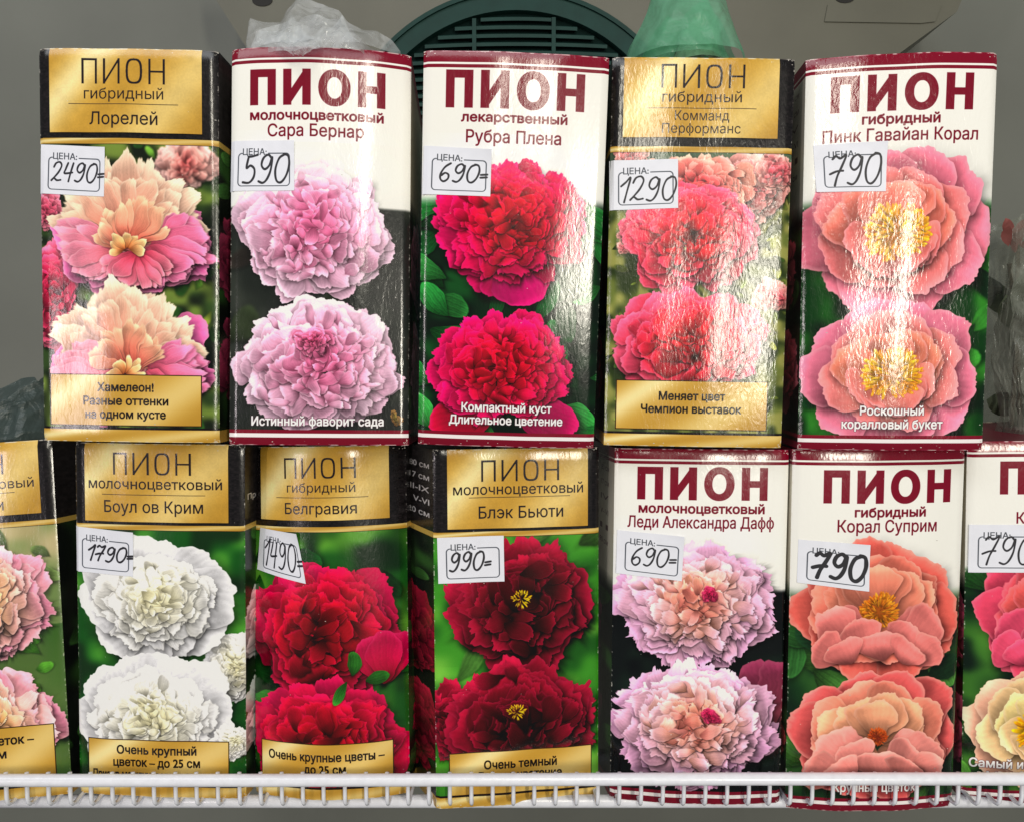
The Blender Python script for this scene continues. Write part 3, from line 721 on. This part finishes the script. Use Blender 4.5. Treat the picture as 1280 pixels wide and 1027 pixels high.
# ---- side panels
SW, SH = 200, 800
def side_art(key, style, pal, bg, seed, words=()):
    im = bokeh(SH, SW, bg, seed, 60, 4)
    leaves(im, 18, [bg[1], bg[1] * 1.25], 70, seed + 1)
    for y in (.52, .80): bomb(im, 100 + (seed % 3 - 1) * 30, y * SH, 92, 105, pal, pal[-1][1] * 1.08, seed + 2 + int(y * 10), .7, deep=.55)
    if style == 'g':
        h = int(.238 * SH); im[:h] = brushed(h, SW, seed); im[int(.226*SH):int(.2405*SH)] = C(200, 165, 80)
        im[int(.969*SH):] = C(190, 150, 66)
        for i, t in enumerate(words):
          if t: text(im, t, (190 - 5.5 * len(t)) if key == 'L3' else 8 + 5.5 * len(t), 44 + i * 27, 11 * len(t), 13, C(214, 210, 212), .03)
    else:
        h = int(.36 * SH); im[:h] = C(206, 200, 180)
        f = np.linspace(0, 1, 40, dtype=np.float32)[:, None, None]; im[h:h+40] = C(206, 200, 180) * (1 - f) + im[h:h+40] * f
        im[:int(.029*SH)] = MAR; im[int(.0335*SH):int(.042*SH)] = MAR
        for i in range(6): text(im, ('80 см', '17 см', 'IV', 'V–VI', 'II', '90 см')[i], 160, 60 + i * 34, 34, 13, C(90, 60, 60), .01)
        im[int(.962*SH):int(.9715*SH)] = MAR; im[int(.9815*SH):] = MAR
    return im
SIDE = {
 'U1': ('g', [(0, C(120, 20, 50)), (1, C(150, 50, 80))]), 'U2': ('m', [(0, C(200, 120, 150)), (1, C(220, 180, 200))]),
 'U3': ('m', [(0, C(120, 8, 34)), (1, C(170, 24, 70))]), 'U4': ('g', [(0, C(150, 24, 50)), (1, C(190, 60, 90))]),
 'U5': ('m', [(0, C(160, 70, 80)), (1, C(200, 110, 120))]), 'L0': ('g', [(0, C(130, 20, 50)), (1, C(160, 50, 84))]),
 'L1': ('g', [(0, C(220, 215, 200)), (1, C(226, 224, 224))]), 'L2': ('g', [(0, C(100, 8, 30)), (1, C(150, 20, 50))]),
 'L3': ('g', [(0, C(90, 8, 26)), (1, C(160, 24, 50))]), 'L4': ('m', [(0, C(90, 30, 50)), (1, C(130, 60, 90))]),
 'L5': ('m', [(0, C(190, 60, 64)), (1, C(220, 90, 90))]), 'L6': ('m', [(0, C(190, 60, 90)), (1, C(215, 90, 120))])}

# ------------------------------------------------------------------ price stickers
DIG = {  # strokes in a box 1 wide, 1.6 high, y down
 '0': [[(.62, .04), (.30, .25), (.10, .85), (.18, 1.42), (.45, 1.55), (.75, 1.2), (.92, .6), (.84, .12), (.58, .02)]],
 '1': [[(.15, .55), (.45, .28), (.72, .0), (.55, .8), (.38, 1.58)]],
 '2': [[(.18, .42), (.35, .10), (.66, .02), (.82, .30), (.62, .80), (.28, 1.25), (.04, 1.52), (.25, 1.34), (.5, 1.50), (.82, 1.46)]],
 '4': [[(.40, .10), (.22, .62), (.16, .95), (.80, .86)], [(.84, .10), (.66, .85), (.52, 1.6)]],
 '5': [[(.38, .12), (.28, .72), (.52, .60), (.76, .80), (.74, 1.22), (.48, 1.52), (.10, 1.50)], [(.38, .12), (.62, .10), (.92, .02)]],
 '6': [[(.80, .02), (.42, .35), (.16, .90), (.16, 1.35), (.40, 1.55), (.68, 1.32), (.70, .98), (.46, .84), (.22, 1.05)]],
 '7': [[(.22, .22), (.40, .06), (.62, .20), (.94, .04), (.72, .60), (.48, 1.1), (.34, 1.6)], [(.08, 1.0), (.45, .86), (.78, .84)]],
 '9': [[(.80, .22), (.60, .04), (.32, .22), (.22, .60), (.42, .82), (.68, .62), (.84, .18), (.78, .85), (.58, 1.35), (.34, 1.56), (.08, 1.48)]],
 '=': [[(.1, .88), (.62, .82)], [(.08, 1.12), (.60, 1.06)]]}
def crom(p, n=7):
    p = [p[0]] + list(p) + [p[-1]]; out = []
    for i in range(1, len(p) - 2):
        a, b, c, d = [np.array(q, float) for q in p[i-1:i+3]]
        for k in range(n):
            t = k / n
            out.append(.5 * ((2*b) + (-a+c)*t + (2*a-5*b+4*c-d)*t*t + (-a+3*b-3*c+d)*t**3))
    out.append(np.array(p[-2], float)); return out
def stroke(img, pts, wd, col):
    H, W = img.shape[:2]; yy, xx = np.mgrid[0:H, 0:W].astype(np.float32); d = np.full((H, W), 1e9, np.float32)
    for k, (a, b) in enumerate(zip(pts, pts[1:])):
        v = b - a; L = max(1e-6, float(v @ v)); t = np.clip(((xx - a[0]) * v[0] + (yy - a[1]) * v[1]) / L, 0, 1)
        d = np.minimum(d, np.hypot(xx - a[0] - t * v[0], yy - a[1] - t * v[1]) - .35 * math.sin(k * .5))
    m = np.clip(wd / 2 - d + .5, 0, 1)[..., None]; img[:] = img * (1 - m) + col * m
def sticker_art(price, x0, x1, y0, y1, wd, seed):
    W, H = 288, 204
    im = np.zeros((H, W, 3), np.float32) + C(228, 230, 241)
    im *= (1 + .012 * smooth_noise(H, W, 30, seed))[..., None]
    g = C(70, 76, 88)
    l, t, r, b, c = .13 * W, .25 * H, .925 * W, .90 * H, 15
    fr = [(.60 * W, t), (r - c, t)] + [(r - c + c * math.sin(a), t + c - c * math.cos(a)) for a in (.4, .8, 1.2)] + [(r, t + c), (r, b - c)] + \
         [(r - c + c * math.cos(a), b - c + c * math.sin(a)) for a in (.4, .8, 1.2)] + [(r - c, b), (l + c, b)] + \
         [(l + c - c * math.sin(a), b - c + c * math.cos(a)) for a in (.4, .8, 1.2)] + [(l, b - c), (l, t + c)] + \
         [(l + c - c * math.cos(a), t + c - c * math.sin(a)) for a in (.4, .8, 1.2)] + [(l + c * .9, t), (.19 * W, t)]
    stroke(im, [np.array(q, float) for q in fr], 4.6, g)
    text(im, 'ЦЕНА:', .385 * W, .285 * H, .37 * W, 26, g * .85, .03)
    n = len(price); cells = [(.62 if ch == '=' else (.75 if ch == '1' else 1.)) for ch in price]
    tot = sum(cells); x = x0 * W; k = (x1 - x0) * W / tot; hh = (y1 - y0) * H / 1.6
    rr = np.random.RandomState(seed)
    for ch, cw in zip(price, cells):
        dy = rr.uniform(-3, 3)
        for s_ in DIG[ch]:
            pts = [(x + px * k * (1.04 if ch != '=' else .9) + (1.6 - py) * 3, y0 * H + py * hh + dy) for px, py in s_]
            stroke(im, crom(pts), wd + 1.4, C(20, 20, 30))
        x += k * cw
    return im
STICK = {  # corners on the photo (tl, tr, br, bl), writing, its extent, pen width, curl of the corners (mm)
 'U1': ([(52,179),(134,184),(132.5,245),(50,239.5)], '2490=', (.17, .99, .33, .73), 6.5, .3),
 'U2': ([(289.5,174.5),(370,178),(370,238.6),(287,236)], '590', (.18, .92, .27, .86), 8, .3),
 'U3': ([(530,184),(615,190.5),(613,248.7),(528,245)], '690=', (.22, .95, .34, .74), 7, 1.0),
 'U4': ([(762,201),(846.7,200),(847,261),(762,263.4)], '1290', (.12, .97, .34, .84), 6.5, .4),
 'U5': ([(1015,184),(1104.4,181.6),(1103,243.6),(1019,243)], '790', (.18, .92, .22, .86), 7.5, .9),
 'L1': ([(94,655.5),(170,662.4),(169,717),(94,711)], '1790=', (.20, 1.0, .37, .72), 7.5, .3),
 'L2': ([(337,650),(388,655),(397,714),(331,700)], '1490=', (.12, 1.0, .24, .84), 7, 1.3),
 'L3': ([(546.5,672),(629,668),(630,725),(548,729)], '990=', (.16, .80, .33, .75), 7.5, .3),
 'L4': ([(771.5,661.5),(854,668.6),(851,724),(770,715)], '690=', (.20, .90, .33, .76), 6.5, .7),
 'L5': ([(996.6,677),(1081.5,681.7),(1081,740),(995,731)], '790', (.18, .95, .24, .82), 15, .5),
 'L6': ([(1211.5,655),(1298,653),(1296,712),(1210,714)], '790', (.16, .90, .24, .84), 6.5, .3)}

# ------------------------------------------------------------------ cartons
M_card = plain('grey_board', (176, 168, 152), .8, 180, .06)
M_dark = plain('dark_lid', (58, 48, 52), .4, 120, .1)
M_mar = plain('burgundy_lid', (112, 24, 46), .35, 120, .08)
BULGE = {'U1': (.0012, .0022), 'U2': (.0052, .0030), 'U3': (.0022, .0030), 'U4': (.0008, .0012), 'U5': (.0040, .0024), 'L0': (.0010, .0020),
         'L1': (.0022, .0020), 'L2': (.0160, .0085), 'L3': (.0010, .0012), 'L4': (.0010, .0030), 'L5': (.0040, .0035), 'L6': (.0020, .0020)}
DESC = {
 'U1': 'dark carton with gold plate and cream and rose peonies, priced 2490',
 'U2': 'white and burgundy carton with two pale pink peonies, under the crumpled clear film',
 'U3': 'white and burgundy carton with two crimson peonies, middle of the upper row',
 'U4': 'dark carton with gold plate and coral pink peonies, under the green bag, priced 1290',
 'U5': 'white and burgundy carton with gold-hearted coral peonies, rightmost of the upper row',
 'L0': 'dark carton with cream pink peonies, cut off at the left end of the lower row',
 'L1': 'dark carton with gold plate and two white peonies, priced 1790',
 'L2': 'narrow bulging dark carton with deep red peonies and a bud, priced 1490',
 'L3': 'dark carton with blackish red peonies with small yellow hearts, turned to show its left side',
 'L4': 'white and burgundy carton with two lilac pink peonies with apricot hearts on black',
 'L5': 'white and burgundy carton with two open coral bowls, priced 790 in thick black strokes',
 'L6': 'white carton cut off at the right edge, pink peony above a yellow one'}
DEPTH = .084
def rot(yaw, pitch, roll):
    return Matrix.Rotation(math.radians(yaw), 3, 'Z') @ Matrix.Rotation(math.radians(pitch), 3, 'X') @ Matrix.Rotation(math.radians(roll), 3, 'Y')
for key, (bx, by, bz, yaw, pitch, roll, bw, bh) in BOX.items():
    isg = SIDE[key][0] == 'g'
    if key[0] == 'L': bz = max(bz, -.2125)
    root = empty('flower_carton', (bx, by, ZC + bz)); root.rotation_euler = rot(yaw, pitch, roll).to_euler()
    tag(root, DESC[key], 'carton', 'peony cartons standing in two rows on the shelf')
    SK = {'L3': -.034, 'L4': -.014, 'L2': .004}.get(key, 0.)
    b0, b1 = BULGE[key]; sd = sum(map(ord, key))
    def P(u, v, off=0., b0=b0, b1=b1, bw=bw, bh=bh, sd=sd, key=key):
        t = 2 * u - 1
        bu = (b0 * (1 - v) + b1 * v)
        y = -bu * (1 - t * t)
        if key == 'L2': y = -bu * (1 - t * t) * (1 if v < .99 else .99)
        e = max(0., (abs(t) - .965) / .035); y += .0011 * e * e
        ev = max(0., (.012 - v) / .012); y += .0008 * ev * ev
        ev = max(0., (v - .990) / .010); y += .0006 * ev * ev
        q = mnoise.noise(Vector((u * 1.6 + sd, v * 2.6, 3.3)))
        y += .0009 * q * (1 - t ** 4)
        # vertical soft pleats near the glare
        y += .00022 * math.sin(u * 17 + v * 3 + sd) * (1 - t ** 4)
        return Vector(((u - .5) * bw, y - off, bh * (1 - v)))
    mf = printed('printed_front_' + ('gold' if isg else 'white'), ART[key], .18 if not isg else .20, {'U5': .55, 'U4': .48, 'U3': .26}.get(key, .30))
    gridmesh('front_panel', P, 40, 60, mf, root)
    sa = side_art(key, SIDE[key][0], SIDE[key][1], [C(20, 26, 20), C(50, 90, 40), C(18, 22, 20)], 200 + sd % 50,
                  {'L3': ('80 см', '17 см', 'IV, VIII-IX', 'V-VI', '100-120 см'), 'L1': ('', '', '', 'Призер')}.get(key, ()))
    ms = printed('printed_side', sa, .3, .25)
    for sgn in (-1, 1):
        def Sd(u, v, sgn=sgn):
            f = P(0 if sgn < 0 else 1, v)
            yb = DEPTH; q = 4 * u * (1 - u)
            return Vector((f.x + SK * u + sgn * .0009 * q * math.sin(v * 3.1), f.y * (1 - u) + yb * u, f.z))
        uvf = (lambda u, v: (1 - u, 1 - v)) if sgn < 0 else (lambda u, v: (u, 1 - v))
        gridmesh('side_panel', Sd, 4, 20, ms, root, uvf)
    hw = bw / 2
    mesh('back_panel', [(SK - hw, DEPTH, 0), (SK + hw, DEPTH, 0), (SK + hw, DEPTH, bh), (SK - hw, DEPTH, bh)], [(0, 1, 2, 3)], M_card, root)
    gridmesh('top_flap', lambda u, v: Vector((P(u, 0).x + SK * v, P(u, 0).y * (1 - v) + DEPTH * v, bh - .0004 - .0018 * math.sin(math.pi * v))), 16, 4, M_dark if isg else M_mar, root)
    gridmesh('bottom_flap', lambda u, v: Vector((P(u, 1).x + SK * v, P(u, 1).y * (1 - v) + DEPTH * v, .0002)), 16, 2, M_card, root)
    # raised foil plates on the dark cartons
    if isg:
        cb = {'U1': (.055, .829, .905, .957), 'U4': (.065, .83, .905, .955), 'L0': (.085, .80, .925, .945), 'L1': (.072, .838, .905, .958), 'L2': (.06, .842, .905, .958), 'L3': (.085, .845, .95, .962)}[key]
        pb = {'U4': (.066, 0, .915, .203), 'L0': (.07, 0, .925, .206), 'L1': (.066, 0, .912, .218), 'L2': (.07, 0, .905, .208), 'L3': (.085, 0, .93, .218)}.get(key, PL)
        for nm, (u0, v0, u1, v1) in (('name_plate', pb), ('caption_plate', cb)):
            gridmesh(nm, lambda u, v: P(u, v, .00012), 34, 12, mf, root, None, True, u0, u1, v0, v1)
    # price sticker
    if key in STICK:
        qd, price, (sx0, sx1, sy0, sy1), wd, curl = STICK[key]
        uv = [HM[key](*c) for c in qd]
        ms2 = printed('price_paper', sticker_art(price, sx0, sx1, sy0, sy1, wd, sd), .55, 0)
        def Q(a, b, uv=uv, curl=curl):
            u = (uv[0][0] * (1-a) + uv[1][0] * a) * (1-b) + (uv[3][0] * (1-a) + uv[2][0] * a) * b
            v = (uv[0][1] * (1-a) + uv[1][1] * a) * (1-b) + (uv[3][1] * (1-a) + uv[2][1] * a) * b
            lift = curl * .001 * (max(0, a + (1-b) - 1.35) ** 2 * 3.2 + max(0, (1-a) + b - 1.5) ** 2 * 2)
            return P(u, v, .00022 + lift)
        o = gridmesh('price_sticker', Q, 16, 12, ms2, root, None, False)
        sm = o.modifiers.new('thickness', 'SOLIDIFY'); sm.thickness = .0001; sm.offset = -1
        o['label'] = 'white price sticker with the handwritten price ' + price.replace('=', '')

# ------------------------------------------------------------------ wire shelf
M_wire = plain('white_enamel', (232, 234, 243), .22, 260, .05, .12)
sh = empty('wire_shelf', (0, .02, ZC - .214)); Mi = sh.matrix_world
tag(sh, 'white enamelled wire shelf with a front lip carrying the lower row of cartons', 'shelf')
def loc(p): return Vector(p) - Vector((0, .02, ZC - .214))
YR = .0022                                      # front of the shelf
zr = at(640, 974.5, YR).z
zb = at(640, 1007.5, YR + .005).z
tube('front_rail', [loc((x, YR + .0006, zr + .0004 * math.sin(x * 9))) for x in np.linspace(-.34, .34, 25)], .0029, M_wire, sh, 14)
zd = ZC - .2148
wm = None
YF = YR + .0006 + .0034 + .0006
pts = [(0, YF, zr + .0014), (0, YF, zr), (0, YF, zb + .005), (0, YF + .0005, zb + .0022), (0, YF + .0020, zb + .0006), (0, YF + .0045, zb + .0002)]
yend = .0950
pts += [(0, YR + .013, zb + .0008), (0, .03, zb + .0008), (0, yend, zb + .0008)]
x = -.335; k = 0
r_ = random.Random(4)
while x < .335:
    if wm is None:
        o = tube('wire', [Vector(p) - Vector((0, .02, ZC - .214)) for p in pts], .00100, M_wire, sh, 8); wm = o.data
    else:
        o = bpy.data.objects.new('wire', wm); COL.objects.link(o); o.parent = sh
    o.location = (x, 0, 0); o.rotation_euler = (0, r_.uniform(-.02, .02), 0); o.rotation_euler[1] = 0
    x += .01022 + r_.uniform(-.0003, .0003)
for y_, rr in ((.0175, .0031), (.060, .003)):
    tube('cross_rod', [loc((xx, y_ + .0005, zb - .0034)) for xx in (-.34, -.1, .1, .34)], rr, M_wire, sh, 12)

# ------------------------------------------------------------------ cabinet behind
M_wall = plain('cabinet_wall_paint', (112, 114, 107), .6, 5, .14, 0)
M_hous = plain('housing_plastic', (95, 94, 82), .5, 14, .10, .05)
M_teal = plain('teal_plastic', (20, 56, 51), .6, 60, .16, spec=.25)
M_slot = plain('slat_gap_shade', (13, 32, 30), .9, spec=.1)
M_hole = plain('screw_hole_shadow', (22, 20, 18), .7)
YW = .42
def quad(name, a, b, c, d, m, **k):
    return tag(mesh(name, [a, b, c, d], [(0, 1, 2, 3)], m), **k)
bw_ = quad('back_wall', (-1.2, YW, ZC - 1), (1.2, YW, ZC - 1), (1.2, YW, ZC + .9), (-1.2, YW, ZC + .9), M_wall, kind='structure')
YH = .30
hp = [at(x, y, YH) for x, y in ((262, -60), (1228, -60), (1196, 15), (1040, 128), (900, 240), (420, 240), (330, 92), (303, 52), (270, 0))]
hous = empty('fan_housing', hp[5]); tag(hous, 'beige plastic fan housing on the cabinet back wall above the cartons', 'fan housing')
bpy.context.view_layer.update()
L = hp[5]
prism('housing_shell', [(p.x - L.x, p.z - L.z) for p in hp][::-1], 0, YW - YH - .002, M_hous, hous)
# raised rectangle
ra = [at(x, y, YH) for x, y in ((1030, 28), (1034, 7), (1150, 5), (1176, 7), (1168, 28), (1150, 30))]
prism('raised_panel', [(p.x - L.x, p.z - L.z) for p in ra], -.0012, .001, M_hous, hous)
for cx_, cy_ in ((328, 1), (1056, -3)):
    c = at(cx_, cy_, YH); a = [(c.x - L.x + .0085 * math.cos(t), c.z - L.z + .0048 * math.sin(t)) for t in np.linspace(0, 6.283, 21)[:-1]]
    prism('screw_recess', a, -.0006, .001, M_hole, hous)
# round grille
c = at(645, 219, YH - .006); R = (at(645 + 222, 219, YH - .006) - c).length
gr = empty('fan_grille', c); tag(gr, 'round dark teal fan grille with curved horizontal slats behind the middle cartons', 'grille')
def ring(name, r0, r1, y0, y1, m, par, n=96):
    V, Fc = [], []
    for i in range(n):
        t = 2 * math.pi * i / n
        for rr, y in ((r0, y0), (r1, y0), (r1, y1), (r0, y1)): V.append((rr * math.cos(t), y, rr * math.sin(t)))
    for i in range(n):
        a, b = i * 4, ((i + 1) % n) * 4
        for k in range(4): Fc.append((a + k, a + (k + 1) % 4, b + (k + 1) % 4, b + k))
    return mesh(name, V, Fc, m, par, None, False)
ring('rim', R * .895, R, -.004, .012, M_teal, gr); ring('rim_lip', R * .985, R * 1.008, -.006, .0055, M_teal, gr)
prism('gap_shade_disc', [(R * .9 * math.cos(t), R * .9 * math.sin(t)) for t in np.linspace(0, 6.283, 65)[:-1]], .0035, .0050, M_slot, gr)  # dark disc, its colour painted as the shade in the gaps between slats
z = R * .89 - .004
while z > -R * .8:
    hw = math.sqrt(max(0, (R * .885) ** 2 - z * z)); V, Fc = [], []; n = 20
    for i in range(n + 1):
        t = -1 + 2 * i / n; zz = z - .004 * t * t * (hw / R)
        for (dy, dz) in ((-.0035, -.0036), (-.0035, -.0008), (.003, .0026), (.003, .0006)): V.append((hw * t, dy, zz + dz))
    for i in range(n):
        a = i * 4
        for k in range(4): Fc.append((a + k, a + 4 + k, a + 4 + (k + 1) % 4, a + (k + 1) % 4))
    mesh('slat', V, Fc, M_teal, gr); z -= .0068
for dx in (-.105, -.0345, .031, .098):
    h = math.sqrt((R * .88) ** 2 - dx * dx)
    prism('rib', [(dx - .0016, -h), (dx + .0016, -h), (dx + .0016, h), (dx - .0016, h)], -.0042, .003, M_teal, gr)

# ------------------------------------------------------------------ films and bags
def film(name, rgb, alpha, rough=.25, trans=.45):
    m = bpy.data.materials.new(name); m.use_nodes = True; nt = m.node_tree; nt.nodes.clear()
    o = nt.nodes.new('ShaderNodeOutputMaterial'); tr = nt.nodes.new('ShaderNodeBsdfTransparent'); pr = nt.nodes.new('ShaderNodeBsdfPrincipled')
    tl = nt.nodes.new('ShaderNodeBsdfTranslucent'); m1 = nt.nodes.new('ShaderNodeMixShader'); m2 = nt.nodes.new('ShaderNodeMixShader')
    c = srgb(rgb); pr.inputs['Base Color'].default_value = c; pr.inputs['Roughness'].default_value = rough; tl.inputs['Color'].default_value = c
    tr.inputs['Color'].default_value = tuple(.5 + .5 * x for x in c[:3]) + (1,)
    tc = nt.nodes.new('ShaderNodeTexCoord'); n = nt.nodes.new('ShaderNodeTexNoise'); n.inputs['Scale'].default_value = 110; n.inputs['Detail'].default_value = 3
    n.inputs['Distortion'].default_value = 1.2
    bp = nt.nodes.new('ShaderNodeBump'); bp.inputs['Strength'].default_value = .6; bp.inputs['Distance'].default_value = .0012
    mr = nt.nodes.new('ShaderNodeMapRange'); mr.inputs['From Min'].default_value = .35; mr.inputs['From Max'].default_value = .65
    mr.inputs['To Min'].default_value = alpha - .08; mr.inputs['To Max'].default_value = min(1, alpha + .10)
    L_ = nt.links.new
    L_(tc.outputs['Object'], n.inputs['Vector']); L_(n.outputs['Fac'], bp.inputs['Height']); L_(bp.outputs['Normal'], pr.inputs['Normal'])
    L_(n.outputs['Fac'], mr.inputs['Value']); m1.inputs[0].default_value = trans
    L_(pr.outputs[0], m1.inputs[1]); L_(tl.outputs[0], m1.inputs[2]); L_(mr.outputs[0], m2.inputs[0])
    L_(tr.outputs[0], m2.inputs[1]); L_(m1.outputs[0], m2.inputs[2]); L_(m2.outputs[0], o.inputs[0])
    return m
def crumple(name, outline, ybase, thick, mat, parent, base_py, seed, amp=.006, nu=70, nv=36, lean=0., facets=1., fq=34., smooth=False):
    """a gathered sheet closed round the back: outline = (px,py) crest of the film on the photo"""
    pb = at(outline[0][0], base_py, ybase); V, Fc = [], []
    n = 2 * nu
    xs = [o[0] for o in outline]; ys = [o[1] for o in outline]
    for j in range(nv + 1):
        t = j / nv
        for i in range(n):
            s = i / nu if i <= nu else (n - i) / nu            # 0..1 along the front, back again behind
            side = -1 if i <= nu else 1
            px = xs[0] + (xs[-1] - xs[0]) * s; py = float(np.interp(px, xs, ys))
            crest = at(px, py, ybase); low = at(px, base_py, ybase)
            p = low.lerp(crest, t)
            prof = math.sin(math.pi * min(max(s, .0), 1)) ** .5
            p.y += side * thick * prof * (1 - .85 * t ** 1.5) + lean * t
            q = Vector((p.x * fq, side * 3 + seed, p.z * fq * .8))
            d = mnoise.noise_vector(q) * amp
            vo = mnoise.voronoi(Vector((p.x * fq * 2.2 + seed, side * 5 + p.y * 20, p.z * fq * 1.7)))[0]
            vo2 = mnoise.voronoi(Vector((p.x * fq * 5 - seed, side * 5, p.z * fq * 4)))[0]
            p.y += d.y * .8 * facets + side * (vo[0] * amp * 1.5 + vo2[0] * amp * .45)
            p.x += d.x * .40; p.z += d.z * .3 * t - vo[0] * amp * .5 * t
            V.append(p)
    for j in range(nv):
        for i in range(n):
            a = j * n + i; b = j * n + (i + 1) % n
            Fc.append((a, b, b + n, a + n))
    o = mesh(name, V, Fc, mat, parent, None, smooth)
    return o
Mf = film('clear_film', (240, 244, 247), .30, .09, .2)
ft = empty('crumpled_film', (0, 0, 0)); tag(ft, 'crumpled clear plastic film bunched on top of the pale pink peony carton', 'plastic film')
crumple('film_sheet', [(312, 64), (316, 26), (334, 31), (352, 31), (362, 17), (376, 6), (392, 6), (412, 13), (431, 21), (440, 34), (458, 44), (474, 46), (490, 54), (501, 68)],
        .022, .016, Mf, ft, 76, 2.2, .0050, 110, 50, 0, 1, 34, True)
crumple('film_fold', [(318, 60), (326, 40), (350, 34), (368, 24), (378, 40), (392, 52), (402, 44), (420, 40), (432, 24), (444, 50), (460, 62)],
        .012, .008, Mf, ft, 76, 7.7, .005, 80, 36, 0, 1, 30, True)
# the tongue of film hanging over the front edge
V = []; Fc = []
for j in range(9):
    for i in range(9):
        a, b = i / 8, j / 8
        p = at(346 + 56 * a, 46 + 23 * b - 0 * a, -.0085 + .02 * (1 - b) ** 2)
        w = 1 - .75 * max(0, b - .45) / .55
        c = at(374, 46, p.y).x; p.x = c + (p.x - c) * w
        p.y += .0015 * math.sin(i * 2.1 + j) ; V.append(p)
for j in range(8):
    for i in range(8):
        a = j * 9 + i; Fc.append((a, a + 9, a + 10, a + 1))
mesh('film_tongue', V, Fc, Mf, ft)
Mg = film('green_film', (150, 220, 186), .46, .22, .45)
gt = empty('green_bag', (0, 0, 0)); tag(gt, 'translucent green plastic bag gathered on top of the coral pink peony carton', 'plastic bag')
crumple('bag_film', [(782, 74), (789, 52), (800, 34), (810, 14), (818, -14), (850, -30), (884, -14), (902, 10), (911, 34), (918, 54), (926, 74)],
        .030, .022, Mg, gt, 82, 4.1, .0040, 90, 60, 0, 1, 22, True)
crumple('bag_fold', [(800, 70), (812, 40), (828, 24), (846, 30), (862, 14), (880, 6), (896, 30), (904, 56), (912, 72)],
        .026, .012, Mg, gt, 82, 9.1, .006, 40, 20, 0, 1, 30, True)
Mc = plain('pale_bulb_wrap', (176, 190, 168), .5, 260, .3, .6)
crumple('bag_content', [(842, 70), (852, 44), (868, 22), (884, 26), (896, 52), (900, 70)], .031, .010, Mc, gt, 82, 5.4, .002, 30, 14)
for o in (ft, gt):                                            # empties at the base of their things
    ks = [c for c in bpy.data.objects if c.parent == o]
    b = Vector(ks[0].data.vertices[0].co); o.location = b
    for c_ in ks: c_.data.transform(Matrix.Translation(-b))

# wrapped plants at the right and left
Mt = film('dusty_clear_film', (176, 180, 170), .42, .16, .3)
rt = empty('wrapped_plant', at(1258, 560, .07)); tag(rt, 'dormant plant wrapped in clear film with reddish tips at the right edge', 'wrapped plant')
def child_world(o, root):
    o.data.transform(Matrix.Translation(-Vector(root.location)))
child_world(crumple('film_wrap', [(1228, 556), (1234, 440), (1240, 400), (1246, 290), (1262, 268), (1290, 262), (1330, 290), (1350, 400), (1360, 556)], .075, .026, Mt, rt, 570, 3.3, .007, 60, 60), rt)
Mst = plain('dry_stem', (92, 82, 66), .8, 200, .3); Mrd = plain('reddish_tip', (150, 84, 80), .7, 200, .2); Mlf = plain('dull_leaf', (74, 84, 66), .7, 90, .25)
for (x0, x1, y1) in ((1262, 1272, 300), (1290, 1284, 310), (1275, 1262, 330)):
    child_world(tube('stem', [at(x0, 560, .075), at((x0 + x1) / 2 + 4, 430, .073), at(x1, y1, .075)], .0012, Mst, rt, 6), rt)
rg = random.Random(3)
def leafmesh(name, p, d, l, w, m, par):
    d = Vector(d).normalized(); s = d.cross(Vector((.2, 1, .1))).normalized(); nrm = s.cross(d)
    V = [p]; n = 6
    for i in range(1, n): 
        t = i / n; ww = w * math.sin(math.pi * t) ** .8
        c = p + d * l * t + nrm * l * .18 * math.sin(math.pi * t)
        V += [c - s * ww, c + nrm * -ww * .35, c + s * ww]
    V.append(p + d * l); Fc = [(0, 2, 1), (0, 3, 2)]
    for i in range(n - 2):
        a = 1 + i * 3; Fc += [(a, a + 1, a + 4, a + 3), (a + 1, a + 2, a + 5, a + 4)]
    a = 1 + (n - 2) * 3; Fc += [(a, a + 1, len(V) - 1), (a + 1, a + 2, len(V) - 1)]
    o = mesh(name, V, Fc, m, par, None, True); return o
for k in range(6): child_world(leafmesh('bud', at(1262 + rg.uniform(-6, 14), 300 + rg.uniform(-6, 20), .074), (rg.uniform(-.6, .6), -.2, rg.uniform(-.2, 1)), .012, .003, Mrd, rt), rt)
for k in range(9): child_world(leafmesh('leaf', at(1268 + rg.uniform(-18, 20), 380 + k * 19, .076 + rg.uniform(-.008, .008)), (rg.uniform(-1, 1), rg.uniform(-.4, .2), rg.uniform(-.3, 1)), rg.uniform(.02, .036), .007, Mlf, rt), rt)
Md = film('dark_green_film', (78, 92, 90), .86, .35, .35)
lt = empty('dark_wrapped_bundle', at(20, 552, .05)); tag(lt, 'dark grey green plastic wrapped bundle behind the left carton of the lower row', 'wrapped bundle')
child_world(crumple('bundle_film', [(-60, 556), (-30, 510), (0, 492), (20, 482), (38, 470), (54, 466), (70, 480), (90, 556)], .055, .022, Md, lt, 562, 6.3, .006, 60, 30), lt)
